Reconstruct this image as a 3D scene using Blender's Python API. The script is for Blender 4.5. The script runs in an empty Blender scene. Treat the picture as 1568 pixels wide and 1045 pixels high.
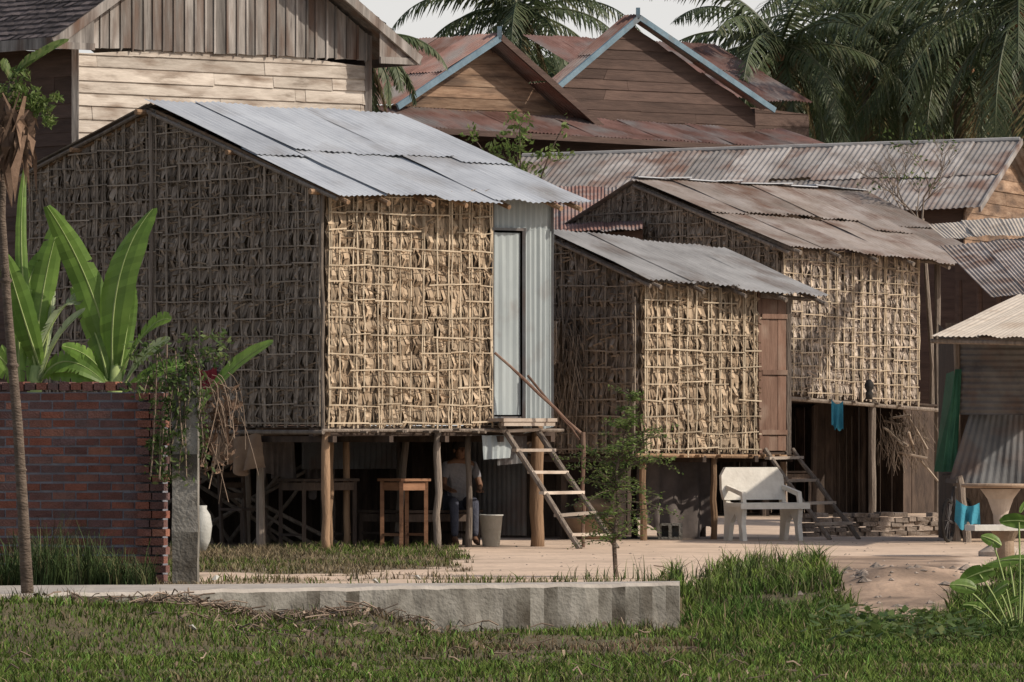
import bpy, math, random
import numpy as np
from mathutils import Vector, Matrix, noise
random.seed(7); rng=np.random.default_rng(7)
R=random.random
def U(a,b): return random.uniform(a,b)
F=9975.0; HC=1.43; HY=650.0
def P(px,py,d): return Vector(((px-784)/F*d, d, HC-(py-HY)/F*d))
def G(px,py,z=0.0):
    d=(HC-z)*F/(py-HY); return Vector(((px-784)/F*d,d,z))
V=Vector
scene=bpy.context.scene
COL=scene.collection

# ---------------- materials ----------------
def ramp(nt,cols,pos=None):
    r=nt.nodes.new('ShaderNodeValToRGB'); el=r.color_ramp.elements
    n=len(cols)
    while len(el)<n: el.new(0.5)
    for i,c in enumerate(cols):
        el[i].position=(pos[i] if pos else i/(n-1)); el[i].color=(*c,1)
    return r
def mat(name,cols,scale=3,stretch=(1,1,1),rough=.85,bump=.3,bscale=None,island=.35,pos=None,spec=.25,metal=0,trans=0,islandramp=None,attr=None,rust=None,streak=None):
    m=bpy.data.materials.new(name); m.use_nodes=True; nt=m.node_tree; N=nt.nodes; Lk=nt.links
    b=N['Principled BSDF']; b.inputs['Roughness'].default_value=rough
    b.inputs['Specular IOR Level'].default_value=spec; b.inputs['Metallic'].default_value=metal
    tc=N.new('ShaderNodeTexCoord'); mp=N.new('ShaderNodeMapping'); mp.inputs['Scale'].default_value=stretch
    Lk.new(tc.outputs['Object'],mp.inputs['Vector'])
    nz=N.new('ShaderNodeTexNoise'); nz.inputs['Scale'].default_value=scale; nz.inputs['Detail'].default_value=4; nz.inputs['Roughness'].default_value=.65
    Lk.new(mp.outputs[0],nz.inputs['Vector'])
    r=ramp(nt,cols,pos if pos else [0.3+0.4*i/(len(cols)-1) for i in range(len(cols))])
    Lk.new(nz.outputs['Fac'],r.inputs['Fac']); cur=r.outputs['Color']
    geo=N.new('ShaderNodeNewGeometry')
    if islandramp:
        r2=ramp(nt,islandramp); Lk.new(geo.outputs['Random Per Island'],r2.inputs['Fac'])
        mx=N.new('ShaderNodeMix'); mx.data_type='RGBA'; mx.blend_type='MULTIPLY'; mx.inputs['Factor'].default_value=1
        Lk.new(cur,mx.inputs['A']); Lk.new(r2.outputs['Color'],mx.inputs['B']); cur=mx.outputs['Result']
    elif island:
        mr=N.new('ShaderNodeMapRange'); mr.inputs['To Min'].default_value=1-island; mr.inputs['To Max'].default_value=1+island
        Lk.new(geo.outputs['Random Per Island'],mr.inputs['Value'])
        vm=N.new('ShaderNodeVectorMath'); vm.operation='SCALE'; Lk.new(cur,vm.inputs[0]); Lk.new(mr.outputs['Result'],vm.inputs['Scale']); cur=vm.outputs[0]
    if attr:
        at=N.new('ShaderNodeAttribute'); at.attribute_name=attr
        mx=N.new('ShaderNodeMix'); mx.data_type='RGBA'; mx.blend_type='MULTIPLY'; mx.inputs['Factor'].default_value=1
        Lk.new(cur,mx.inputs['A']); Lk.new(at.outputs['Color'],mx.inputs['B']); cur=mx.outputs['Result']
    if rust:
        n2=N.new('ShaderNodeTexNoise'); n2.inputs['Scale'].default_value=rust[1]; n2.inputs['Detail'].default_value=5
        mp2=N.new('ShaderNodeMapping'); mp2.inputs['Scale'].default_value=streak or (1,1,1)
        ad=N.new('ShaderNodeVectorMath'); ad.operation='ADD'
        cb=N.new('ShaderNodeVectorMath'); cb.operation='SCALE'; cb.inputs['Scale'].default_value=37
        cc=N.new('ShaderNodeCombineXYZ'); 
        for k in range(3): Lk.new(geo.outputs['Random Per Island'],cc.inputs[k])
        Lk.new(cc.outputs[0],cb.inputs[0]); Lk.new(tc.outputs['Object'],mp2.inputs['Vector'])
        Lk.new(mp2.outputs[0],ad.inputs[0]); Lk.new(cb.outputs[0],ad.inputs[1]); Lk.new(ad.outputs[0],n2.inputs['Vector'])
        r3=ramp(nt,[(0,0,0),(1,1,1)],[rust[2],rust[3]]); Lk.new(n2.outputs['Fac'],r3.inputs['Fac'])
        mx=N.new('ShaderNodeMix'); mx.data_type='RGBA'; Lk.new(r3.outputs['Color'],mx.inputs['Factor'])
        Lk.new(cur,mx.inputs['A']); mx.inputs['B'].default_value=(*rust[0],1); cur=mx.outputs['Result']
    Lk.new(cur,b.inputs['Base Color'])
    if bump:
        nb=N.new('ShaderNodeTexNoise'); nb.inputs['Scale'].default_value=bscale or scale*4; nb.inputs['Detail'].default_value=3
        Lk.new(mp.outputs[0],nb.inputs['Vector'])
        bp=N.new('ShaderNodeBump'); bp.inputs['Strength'].default_value=bump; bp.inputs['Distance'].default_value=.03
        Lk.new(nb.outputs['Fac'],bp.inputs['Height']); Lk.new(bp.outputs[0],b.inputs['Normal'])
    if trans:
        tr=N.new('ShaderNodeBsdfTranslucent'); Lk.new(cur,tr.inputs['Color'])
        ms=N.new('ShaderNodeMixShader'); ms.inputs[0].default_value=trans
        Lk.new(b.outputs[0],ms.inputs[1]); Lk.new(tr.outputs[0],ms.inputs[2]); Lk.new(ms.outputs[0],N['Material Output'].inputs['Surface'])
    return m
M={}
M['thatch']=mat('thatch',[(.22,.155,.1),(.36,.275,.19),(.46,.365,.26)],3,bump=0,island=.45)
M['thatch_dark']=mat('thatch_dark',[(.16,.125,.095),(.26,.21,.165),(.34,.285,.23)],3,bump=0,island=.45)  # darker, greyer thatch for gable walls, flap and loose bundles
M['thatch_grey']=mat('thatch_grey',[(.25,.2,.16),(.38,.32,.265),(.49,.425,.36)],3,bump=0,island=.45)
M['thback']=mat('thatch_backing',[(.07,.05,.032),(.15,.11,.075)],12,bump=.5,island=0)
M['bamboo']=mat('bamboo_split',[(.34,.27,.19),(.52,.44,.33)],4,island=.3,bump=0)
M['bamboo_d']=mat('bamboo_split_dark',[(.2,.165,.13),(.34,.285,.23)],4,island=.3,bump=0)  # darker bamboo that goes with the darker thatch
M['post']=mat('wood_post',[(.2,.125,.075),(.36,.235,.145)],3,(3,3,.5),island=.3,bump=.5)
M['post_grey']=mat('wood_post_grey',[(.13,.105,.085),(.28,.235,.195)],4,(4,4,.5),island=.25,bump=.6)
M['dark']=mat('dark_wood',[(.035,.026,.022),(.09,.065,.05)],4,(2,2,.6),island=.4,bump=.3)
M['brownwood']=mat('brown_wood',[(.18,.09,.05),(.3,.16,.09)],4,(1,1,4),island=.2,bump=.2,rough=.6)
M['doorwood']=mat('door_wood',[(.12,.07,.05),(.21,.13,.095)],3,(3,3,.6),island=.25,bump=.3,rust=((.27,.2,.155),3,.5,.8))
M['greyboard']=mat('grey_boards',[(.09,.08,.075),(.22,.205,.19),(.34,.315,.295)],2.2,(3,3,.35),island=.45,bump=.4,rust=((.12,.075,.055),1.5,.48,.72),streak=(2,2,.5))
M['whiteboard']=mat('whitewashed_boards',[(.2,.165,.135),(.42,.375,.325),(.56,.51,.45)],2,(.8,.8,4),pos=[.28,.45,.72],island=.2,bump=.35,rust=((.2,.15,.115),2.2,.5,.76),streak=(.7,.7,3))
M['brownboard']=mat('brown_boards',[(.1,.065,.045),(.23,.15,.1),(.33,.235,.165)],2,(.7,.7,5),island=.35,bump=.3,rust=((.07,.05,.04),1.5,.5,.75),streak=(.6,.6,3))
M['darkboard']=mat('dark_brown_boards',[(.06,.04,.034),(.11,.073,.06)],2,(.7,.7,5),island=.3,bump=.3)
M['metal']=mat('corrugated_metal_roof',[(.34,.36,.39),(.42,.445,.48),(.49,.52,.555)],1.0,(1,1,1),rough=.6,bump=.1,island=.1,spec=.35,rust=((.22,.205,.195),1.1,.52,.8),streak=(1,.6,1))
M['metal_old']=mat('weathered_metal_roof',[(.17,.155,.145),(.26,.245,.235),(.33,.315,.305)],1.5,rough=.75,bump=.15,island=.22,spec=.2,rust=((.15,.095,.075),1.4,.45,.68),streak=(1,1,1))
M['metal_mid']=mat('grey_metal_roof',[(.22,.215,.21),(.31,.305,.3),(.38,.375,.37)],1.5,rough=.7,bump=.1,island=.14,spec=.25,rust=((.16,.125,.105),1.4,.54,.78))
M['metal_wall']=mat('metal_sheet_wall',[(.25,.285,.295),(.34,.385,.395)],1.5,(1,1,.5),rough=.55,bump=.1,island=.1,spec=.35,rust=((.19,.17,.155),2,.56,.82))
M['rust']=mat('rusty_roof',[(.14,.08,.065),(.22,.13,.11),(.29,.19,.165)],1.2,rough=.95,bump=.2,island=.28,spec=.05,rust=((.26,.24,.23),1.3,.46,.7))
M['rustlt']=mat('rusty_pale_roof',[(.22,.18,.15),(.32,.275,.245),(.39,.35,.325)],1.2,rough=.85,bump=.2,island=.22,spec=.15,rust=((.19,.12,.09),1.6,.48,.7))
M['cream']=mat('cream_metal_roof',[(.42,.37,.31),(.53,.47,.4)],2,rough=.7,bump=.1,island=.1,rust=((.33,.26,.2),1.8,.55,.85))
M['blue']=mat('blue_barge_board',[(.11,.17,.215),(.18,.26,.32)],4,island=.1,bump=.2,rust=((.16,.13,.11),3,.55,.85))
M['tile']=mat('clay_tiles',[(.06,.05,.048),(.13,.105,.1)],6,island=.5,bump=.3)
M['brick']=mat('red_bricks',[(.7,.7,.7),(1.1,1.1,1.1)],8,island=0,islandramp=[(.12,.065,.06),(.19,.08,.06),(.27,.1,.065),(.14,.085,.085),(.3,.13,.085)],bump=.6,bscale=60,rust=((.1,.085,.085),2.5,.5,.8))
M['mortar']=mat('mortar',[(.13,.135,.16),(.22,.23,.26)],10,island=0,bump=.5)
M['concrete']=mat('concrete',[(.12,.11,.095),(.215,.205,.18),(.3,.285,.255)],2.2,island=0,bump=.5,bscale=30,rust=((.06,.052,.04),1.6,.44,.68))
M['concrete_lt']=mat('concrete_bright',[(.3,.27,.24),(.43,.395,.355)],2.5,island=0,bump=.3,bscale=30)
M['stone']=mat('rubble_stone',[(.17,.135,.11),(.31,.26,.22)],6,island=.3,bump=.6)
M['bench']=mat('white_concrete',[(.58,.55,.49),(.76,.73,.66)],5,island=0,bump=.15)
M['cloth_tan']=mat('cloth_tan',[(.16,.105,.07),(.26,.18,.12)],4,island=.1,bump=.2)
M['cloth_grey']=mat('cloth_grey',[(.08,.068,.062),(.16,.135,.125)],3,island=.1,bump=.2)
M['cloth_blue']=mat('cloth_blue',[(.04,.2,.29),(.06,.3,.4)],6,island=.1)
M['cloth_red']=mat('cloth_red',[(.16,.02,.03),(.28,.04,.05)],6,island=.1)
M['green']=mat('green_sheet',[(.02,.08,.05),(.04,.14,.085)],3,island=.1,bump=.1,rough=.6)
M['shed']=mat('shed_metal',[(.075,.07,.068),(.15,.145,.14),(.2,.195,.19)],2,rough=.7,island=.2,rust=((.13,.08,.06),2,.5,.75))
M['shed2']=mat('shed_metal_blue',[(.09,.095,.1),(.155,.16,.165)],2,rough=.75,island=.2,rust=((.12,.085,.07),2,.48,.72))
M['clay']=mat('clay_pot',[(.25,.17,.11),(.38,.28,.2)],5,island=.1)
M['plastic']=mat('pale_plastic',[(.36,.36,.33),(.46,.46,.43)],5,island=0,rough=.5)
M['rubber']=mat('black_rubber',[(.02,.02,.02),(.05,.045,.04)],5,island=0)
M['steel']=mat('painted_steel',[(.04,.04,.045),(.09,.08,.075)],5,island=0,rough=.6)
M['banana']=mat('banana_leaf',[(.09,.18,.03),(.19,.3,.06)],1.5,island=.2,bump=.15,trans=.45,rough=.45,spec=.4)
M['bananapale']=mat('banana_leaf_pale',[(.22,.28,.14),(.36,.42,.26)],2,island=.15,bump=.15,trans=.3,rough=.5)
M['rib']=mat('banana_rib',[(.2,.28,.09),(.32,.38,.16)],3,island=0)
M['deadleaf']=mat('dead_leaf',[(.1,.06,.04),(.24,.16,.11)],5,island=.5,trans=.15)
M['leaf']=mat('leaf_green',[(.8,.8,.8),(1.1,1.1,1.1)],2,islandramp=[(.045,.085,.022),(.08,.13,.035),(.13,.18,.055),(.06,.1,.03),(.17,.2,.07)],bump=0,trans=.35,rough=.55)
M['leaflt']=mat('leaf_light_green',[(.8,.8,.8),(1.1,1.1,1.1)],2,islandramp=[(.08,.13,.035),(.13,.19,.05),(.19,.25,.08),(.1,.16,.04),(.22,.25,.09)],bump=0,trans=.4,rough=.55)
M['leafdk']=mat('leaf_dark',[(.8,.8,.8),(1.1,1.1,1.1)],2,islandramp=[(.035,.055,.025),(.055,.08,.035),(.075,.1,.045),(.045,.06,.03)],bump=0,trans=.25,rough=.6)
M['palm']=mat('palm_leaflet',[(.7,.7,.7),(1.15,1.15,1.15)],.6,islandramp=[(.06,.085,.04),(.085,.115,.05),(.125,.15,.075),(.07,.095,.045),(.17,.17,.09)],bump=0,trans=.3,rough=.5,spec=.4)
M['palmdry']=mat('palm_dry',[(.8,.8,.8),(1.1,1.1,1.1)],1,islandramp=[(.25,.19,.1),(.16,.11,.06),(.2,.18,.08)],bump=0,trans=.2)
M['bark']=mat('bark',[(.07,.052,.04),(.17,.13,.1)],6,(1,1,3),island=.1,bump=.7)
M['grass']=mat('grass_blade',[(.75,.75,.75),(1.15,1.15,1.15)],3,island=.3,attr='Col',bump=0,trans=0,rough=.8,spec=.1)
M['ground']=mat('ground_soil',[(.78,.78,.78),(1.0,1.0,1.0),(1.15,1.15,1.15)],1.7,island=0,attr='Col',bump=.7,bscale=9)
M['twig']=mat('twig',[(.14,.1,.075),(.26,.2,.15)],6,island=.5)
M['skin']=mat('skin',[(.15,.085,.055),(.2,.11,.07)],6,island=0,rough=.6,bump=0)
M['hair']=mat('hair',[(.015,.012,.01),(.03,.025,.02)],20,island=0)
M['shirt']=mat('shirt_cloth',[(.2,.2,.22),(.28,.28,.3)],8,island=0)
M['trouser']=mat('trouser_cloth',[(.05,.055,.08),(.08,.085,.11)],8,island=0)

# ---------------- mesh builder ----------------
class MB:
    def __init__(s): s.v=[]; s.f=[]; s.m=[]
    def add(s,vs,fs,m=0):
        o=len(s.v); s.v+=[tuple(v) for v in vs]; s.f+=[tuple(i+o for i in f) for f in fs]; s.m+=[m]*len(fs)
    def quad(s,a,b,c,d,m=0): s.add([a,b,c,d],[(0,1,2,3)],m)
    def hexa(s,p,m=0):
        s.add(p,[(3,2,1,0),(4,5,6,7),(0,1,5,4),(1,2,6,5),(2,3,7,6),(3,0,4,7)],m)
    def box(s,c,ax,ay,az,m=0):
        c=V(c); ax=V(ax);ay=V(ay);az=V(az)
        s.hexa([c-ax-ay-az,c+ax-ay-az,c+ax+ay-az,c-ax+ay-az,c-ax-ay+az,c+ax-ay+az,c+ax+ay+az,c-ax+ay+az],m)
    def beam(s,a,b,w,h,m=0,up=V((0,0,1))):
        a=V(a);b=V(b);d=(b-a).normalized(); x=d.cross(up)
        if x.length<.01: x=d.cross(V((1,0,0)))
        x.normalize(); y=x.cross(d)
        s.box((a+b)/2,x*w/2,(b-a)/2,y*h/2,m)
    def tube(s,pts,rad,n=7,m=0,cap=True):
        pts=[V(p) for p in pts]; k=len(pts)
        if not hasattr(rad,'__len__'): rad=[rad]*k
        vs=[];fs=[]
        ref=None
        for i,p in enumerate(pts):
            d=(pts[min(i+1,k-1)]-pts[max(i-1,0)]).normalized()
            if ref is None: ref=V((1,0,0)) if abs(d.x)<.8 else V((0,1,0))
            x=(ref-d*ref.dot(d)).normalized(); y=d.cross(x); ref=x
            for j in range(n):
                a=2*math.pi*j/n; vs.append(p+(x*math.cos(a)+y*math.sin(a))*rad[i])
        for i in range(k-1):
            for j in range(n):
                j2=(j+1)%n; fs.append((i*n+j,i*n+j2,(i+1)*n+j2,(i+1)*n+j))
        if cap: fs.append(tuple(range(n-1,-1,-1))); fs.append(tuple((k-1)*n+j for j in range(n)))
        s.add(vs,fs,m)
    def pole(s,a,b,r0,r1=None,m=0,wob=.012,n=7,seg=6):
        a=V(a);b=V(b); r1=r0*.85 if r1 is None else r1
        pts=[];rs=[]
        for i in range(seg+1):
            t=i/seg; pts.append(a.lerp(b,t)+V((U(-wob,wob),U(-wob,wob),0))); rs.append((r0+(r1-r0)*t)*U(.9,1.1))
        s.tube(pts,rs,n,m)
    def lathe(s,c,prof,n=16,m=0):
        c=V(c); vs=[];fs=[];k=len(prof)
        for r,z in prof:
            for j in range(n):
                a=2*math.pi*j/n; vs.append(c+V((r*math.cos(a),r*math.sin(a),z)))
        for i in range(k-1):
            for j in range(n):
                j2=(j+1)%n; fs.append((i*n+j,i*n+j2,(i+1)*n+j2,(i+1)*n+j))
        s.add(vs,fs,m)
    def obj(s,name,mats,parent=None,smooth=False):
        me=bpy.data.meshes.new(name); me.from_pydata(s.v,[],s.f)
        if not isinstance(mats,(list,tuple)): mats=[mats]
        for q in mats: me.materials.append(M[q])
        me.polygons.foreach_set('material_index',s.m)
        if smooth: me.polygons.foreach_set('use_smooth',[True]*len(s.f))
        me.update(); o=bpy.data.objects.new(name,me); COL.objects.link(o)
        if parent: o.parent=parent
        return o
def empty(name):
    o=bpy.data.objects.new(name,None); o.empty_display_size=.2; COL.objects.link(o); return o
def bez(a,b,c,n=12):
    a=V(a);b=V(b);c=V(c)
    return [a*(1-t)**2+b*2*t*(1-t)+c*t*t for t in [i/n for i in range(n+1)]]
def frame(ox,oy,deg):
    th=math.radians(deg); u=V((math.cos(th),math.sin(th),0)); v=V((-math.sin(th),math.cos(th),0)); o=V((ox,oy,0))
    L=lambda a,b,z: o+u*a+v*b+V((0,0,z))
    L.u=u; L.v=v
    return L

# ---------------- corrugated sheets ----------------
def corr(mb,p00,p10,p01,p11,pitch=.085,amp=.011,rows=3,seg=5,m=0,wob=.012):
    w=(p10-p00).length; ns=max(3,int(w/pitch*seg)); nr=(p10-p00).cross(p01-p00).normalized()
    vs=[];fs=[]; off=U(0,50)
    for j in range(rows+1):
        t=j/rows
        for i in range(ns+1):
            s=i/ns; p=(p00*(1-s)+p10*s)*(1-t)+(p01*(1-s)+p11*s)*t
            vs.append(p+nr*(amp*math.sin(2*math.pi*i/seg)+wob*noise.noise(V((s*3+off,t*3,0)))*2))
    for j in range(rows):
        for i in range(ns):
            a=j*(ns+1)+i; fs.append((a,a+1,a+ns+2,a+ns+1))
    mb.add(vs,fs,m)
def roof(mb,e0,e1,r0,r1,sw=.8,tiers=2,m=0,jit=.05,lift=.018,pitch=.085,amp=.011,wob=.012):
    w=(e1-e0).length; n=max(1,round(w/sw)); L=(r0-e0).length
    nr=(e1-e0).cross(r0-e0).normalized()
    if nr.z<0: nr=-nr
    for k in range(tiers):
        t0=k/tiers-(.12/L if k else 0); t1=(k+1)/tiers
        for i in range(n):
            a=i/n-(.04/w if i else 0); b=(i+1)/n+(.03/w if i<n-1 else 0)
            ta=t0+U(-jit,jit)/L*(1 if k==0 else 3.5); tb=t1+U(-.3,.6)*jit/L
            q=lambda s,t:(e0*(1-s)+e1*s)*(1-t)+(r0*(1-s)+r1*s)*t
            o=nr*(lift*k+.012*(i%2)+U(0,.012)); o2=nr*(lift*k+.012*(i%2)+U(0,.01))
            corr(mb,q(a,ta+U(-.015,.015))+o,q(b,ta+U(-.015,.015))+o2,q(a,tb)+o,q(b,tb)+o2,pitch,amp,m=m,wob=wob)

# ---------------- walls ----------------
def thatch(S,s0,s1,zb,zt,parent,name,mleaf='thatch',mbam='bamboo',cell=.2,dens=.023,vstep=.185,jag=.05):
    mb=MB(); n=max(2,int((s1-s0)/.25))
    for i in range(n):
        a=s0+(s1-s0)*i/n; b=s0+(s1-s0)*(i+1)/n
        mb.add([S(a,zb(a),0),S(b,zb(b),0),S(b,zt(b),0),S(a,zt(a),0),S(a,zb(a),-.03),S(b,zb(b),-.03),S(b,zt(b),-.03),S(a,zt(a),-.03)],[(0,1,2,3),(7,6,5,4),(0,4,5,1),(3,2,6,7)],0)
    mb.obj(name+'_backing','thback',parent)
    mb=MB(); zmin=min(zb(s0),zb(s1)); zmax=max(zt(s0+(s1-s0)*i/20) for i in range(21))
    nr=int((zmax-zmin)/cell)+2
    for r in range(nr):
        s=s0
        while s<s1:
            w=U(.018,.055); base=zb(s)+r*cell+.04*noise.noise(V((s*1.3,r*.7,3))); top=base+cell*U(.98,1.1)
            ln=cell*U(.9,1.25); zm=zt(s)
            if base<zm-.02:
                top=min(top,zm); lo=max(top-ln,zb(s)-U(0,jag))
                tl=random.gauss(0,.02); ph=.5+.5*math.sin(s*2*math.pi/vstep+noise.noise(V((s,r*.5,0)))*2)
                bulge=.012+.06*ph*U(.6,1.2); end=U(.005,.05)*(1 if R()<.92 else 2)
                mid=(top+lo)/2+U(-.05,.01)
                e1=min(s+w,s1); c1=min(max(s+tl*.5,s0),s1-.01); c2=min(max(s+tl,s0),s1-.01)
                mb.add([S(s,top,.002),S(e1,top,.006),S(c1,mid,bulge),S(min(c1+w,s1),mid,bulge+U(-.016,.016)),S(c2,lo,end*.6),S(min(c2+w*.8,s1),lo+U(-.02,.02),end*.6)],[(1,0,2,3),(3,2,4,5)],0)
                if R()<.14:
                    zz=U(lo,top); l=U(.06,.2); a=U(-1.5,1.5); e_=min(s+l,s1)
                    mb.add([S(s,zz,.05),S(s,zz+.016,.06),S(e_,zz+.012+l*a*.3,.085),S(e_,zz+l*a*.3,.06)],[(0,1,2,3)],0)
            s+=dens*U(.6,1.4)
    mb.obj(name+'_leaves',mleaf,parent)
    mb=MB(); s=s0+.02
    while s<s1-.01:
        for rep in range(2 if R()<.7 else 1):
            ss=s+rep*U(.025,.045); z=zb(ss)-U(.0,jag); zend=zt(ss); w=U(.006,.011); pts=[]; oo=U(.062,.078)
            while z<zend:
                pts.append((ss+U(-.013,.013),z)); z+=U(.15,.35)
            pts.append((ss,zend))
            for (a,za),(b,zz) in zip(pts,pts[1:]):
                if R()<.07: continue
                mb.add([S(a-w,za,oo),S(a+w,za,oo),S(b+w,zz,oo),S(b-w,zz,oo),S(a-w,za,oo-.012),S(a+w,za,oo-.012),S(b+w,zz,oo-.012),S(b-w,zz,oo-.012)],[(0,1,2,3),(0,3,7,4),(1,5,6,2)],0)
        s+=vstep*U(.8,1.2)
    z=zmin+cell*.15
    while z<zmax:
        s=s0
        while s<s1-.02:
            e=min(s1,s+U(.25,.6)); zz=z+(zb(s)-zmin)+U(-.015,.015)
            if zz<zt(s)-.02 and zz<zt(e)-.02 and R()<.93:
                h=U(.005,.009); z2=zz+U(-.02,.02)
                mb.add([S(s,zz-h,.086),S(e,z2-h,.086),S(e,z2+h,.086),S(s,zz+h,.086),S(s,zz-h,.07),S(e,z2-h,.07)],[(0,1,2,3),(4,5,1,0)],0)
            s=e
        z+=cell*U(.97,1.03)
    mb.obj(name+'_battens',mbam,parent)

def slab(mb,S,poly,o0,o1,m=0):
    k=len(poly); vs=[S(a,z,o1) for a,z in poly]+[S(a,z,o0) for a,z in poly]
    fs=[tuple(range(k)),tuple(range(2*k-1,k-1,-1))]+[(i,k+i,k+(i+1)%k,(i+1)%k) for i in range(k)]
    mb.add(vs,fs,m)
def boards_h(mb,S,s0,s1,z0,ztf,h=.18,m=0,lap=.02,jog=3.0):
    zmax=max(ztf(s0+(s1-s0)*i/40) for i in range(41)); z=z0
    N=60
    while z<zmax-.02:
        ss=[s0+(s1-s0)*i/N for i in range(N+1)]; ok=[q for q in ss if ztf(q)>z+.01]; ok2=[q for q in ss if ztf(q)>z+h]
        if not ok: break
        a,b=min(ok),max(ok)
        if ok2: c,d=min(ok2),max(ok2)
        else: c,d=(a+b)/2-.01,(a+b)/2+.01
        cuts=[0]+sorted(R() for _ in range(int((b-a)/jog)))+[1]
        for q0,q1 in zip(cuts,cuts[1:]):
            p=[(a+(b-a)*q0+.003,z+U(-.012,.012)),(a+(b-a)*q1-.003,z+U(-.012,.012)),(c+(d-c)*q1-.003,z+h+.01),(c+(d-c)*q0+.003,z+h+.01)]
            j=U(0,.01)
            vs=[S(*p[0],lap+j),S(*p[1],lap+j),S(*p[2],.004+j),S(*p[3],.004+j),S(*p[0],-.01),S(*p[1],-.01),S(*p[2],-.01),S(*p[3],-.01)]
            mb.add(vs,[(0,1,2,3),(0,4,5,1),(1,5,6,2),(3,7,4,0),(7,6,5,4)],m)
        z+=h
def boards_v(mb,S,s0,s1,zbf,ztf,w=.2,m=0,battens=False):
    s=s0
    while s<s1:
        e=min(s1,s+w*U(.85,1.15)); o=U(.005,.02)
        slab(mb,S,[(s+.003,zbf(s)-U(0,.03)),(e-.003,zbf(e)-U(0,.03)),(e-.003,ztf(e)),(s+.003,ztf(s))],-.01,o,m)
        if battens: slab(mb,S,[(e-.02,zbf(e)-U(0,.06)),(e+.015,zbf(e)-U(0,.02)),(e+.015,ztf(e)),(e-.02,ztf(e))],0,o+.022,m)
        s=e

# =====================================================================
# TERRAIN
def vn(x,y,f,seed=0):
    x=np.asarray(x)*f+seed*13.7; y=np.asarray(y)*f+seed*7.3
    xi=np.floor(x).astype(int); yi=np.floor(y).astype(int); fx=x-xi; fy=y-yi
    fx=fx*fx*(3-2*fx); fy=fy*fy*(3-2*fy)
    def h(a,b):
        n=(a*374761393+b*668265263+seed*1442695)&0x7fffffff; n=((n^(n>>13))*1274126177)&0x7fffffff
        return ((n^(n>>16))&0xffff)/65535.0
    return (h(xi,yi)*(1-fx)+h(xi+1,yi)*fx)*(1-fy)+(h(xi,yi+1)*(1-fx)+h(xi+1,yi+1)*fx)*fy
def sst(a,b,x): t=np.clip((x-a)/(b-a),0,1); return t*t*(3-2*t)
def yc(x): return np.interp(x,[-40,-4.2,-1.76,1.48,3],[45,53.6,55.9,57.7,58.5])
def height(x,y):
    x=np.asarray(x,float); y=np.asarray(y,float)
    edge=np.interp(x,[-5,-2.7,-2.1,-1.2,-.6],[-.03,-.05,-.26,-.2,-.38])
    deep=np.interp(x,[-5,-2,-.6],[-.3,-.36,-.4]); k=sst(0,5,yc(x)-y)
    lowz=edge*(1-k)+deep*k+.05*(vn(x,y,.9,1)-.5)+.03*(vn(x,y,3,2)-.5)
    left=lowz+(0.0-lowz)*sst(.35,.7,y-yc(x))
    rz=-.42+.42*sst(54.5,66,y)+.08*(vn(x,y,.8,3)-.5)*(1-sst(62,70,y))
    rz=rz+.2*np.exp(-((x-3.7)/.8)**2-((y-62)/1.6)**2)*(.6+.8*vn(x,y,2.5,6))+.05*np.exp(-((x-2.9)/.35)**2-((y-64.5)/1.0)**2)
    b=sst(1.45,1.7,x); return left*(1-b)+rz*b
def spx(x,y): return 784+x/y*F, HY+HC*F/y
def grassmask(x,y):
    px,py=spx(x,y); n=vn(x,y,1.5,5)*.6+vn(x,y,4,7)*.4; low=(y<yc(x)+.2)&(x<1.6)
    g=np.where(low,1.0,0.0)
    up=(~low)
    A=up&(px<700+80*(n-.5))&(py<878+24*(n-.5)-np.clip((px-470)*.03,0,9))&(py>836+6*n)
    A2=up&(px<300)
    g=np.where(A|A2,.85,g)
    st=up&(py>886)&(px<1060)&(n>.45); g=np.where(st,.5,g)
    bnd=np.interp(px,[1000,1060,1150,1250,1300,1400,1480,1600],[888,876,864,864,892,904,886,862])
    B=up&(px>1000)&(py>bnd+16*(n-.5)); g=np.where(B,1.0,g)
    return g
def gcols(x,y):
    sand=np.stack([.56+.0*x,.43+.0*x,.325+.0*x],-1)
    n=vn(x,y,.6,8)*.5+vn(x,y,2.3,9)*.3+vn(x,y,6,10)*.2
    sand=sand*(.82+.3*n)[...,None]
    soil=np.array([.11,.09,.05])[None]*(.6+.7*n)[...,None]
    g=grassmask(x,y)[...,None]
    c=sand*(1-g)+soil*g
    px,py=spx(x,y)
    md=(px>1250)&(px<1470)&(py>852)&(py<915)&(g[...,0]<.5)
    c=np.where(md[...,None],np.array([.3,.215,.155])*(.4+1.1*vn(x,y,4,4))[...,None],c)
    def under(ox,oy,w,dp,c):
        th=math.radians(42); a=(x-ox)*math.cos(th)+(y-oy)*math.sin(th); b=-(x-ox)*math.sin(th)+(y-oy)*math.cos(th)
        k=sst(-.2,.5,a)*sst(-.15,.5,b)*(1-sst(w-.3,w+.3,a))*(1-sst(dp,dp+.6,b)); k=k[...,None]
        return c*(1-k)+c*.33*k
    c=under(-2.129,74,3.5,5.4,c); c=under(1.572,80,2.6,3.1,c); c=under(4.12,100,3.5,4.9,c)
    far=sst(100,140,y)[...,None]; c=c*(1-far)+np.array([.1,.11,.05])*far
    return c
xs=np.concatenate([[-3000,-900,-300,-100,-45,-25,-16],np.arange(-12,14.01,.15),[18,27,45,100,300,900,3000]])
ys=np.concatenate([[-500,-50,1,15,25,32],np.arange(36,92.01,.2),np.arange(94,130,2),[150,200,300,600,1500,4000]])
X,Y=np.meshgrid(xs,ys); Z=height(X,Y); nx,ny=len(xs),len(ys)
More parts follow.
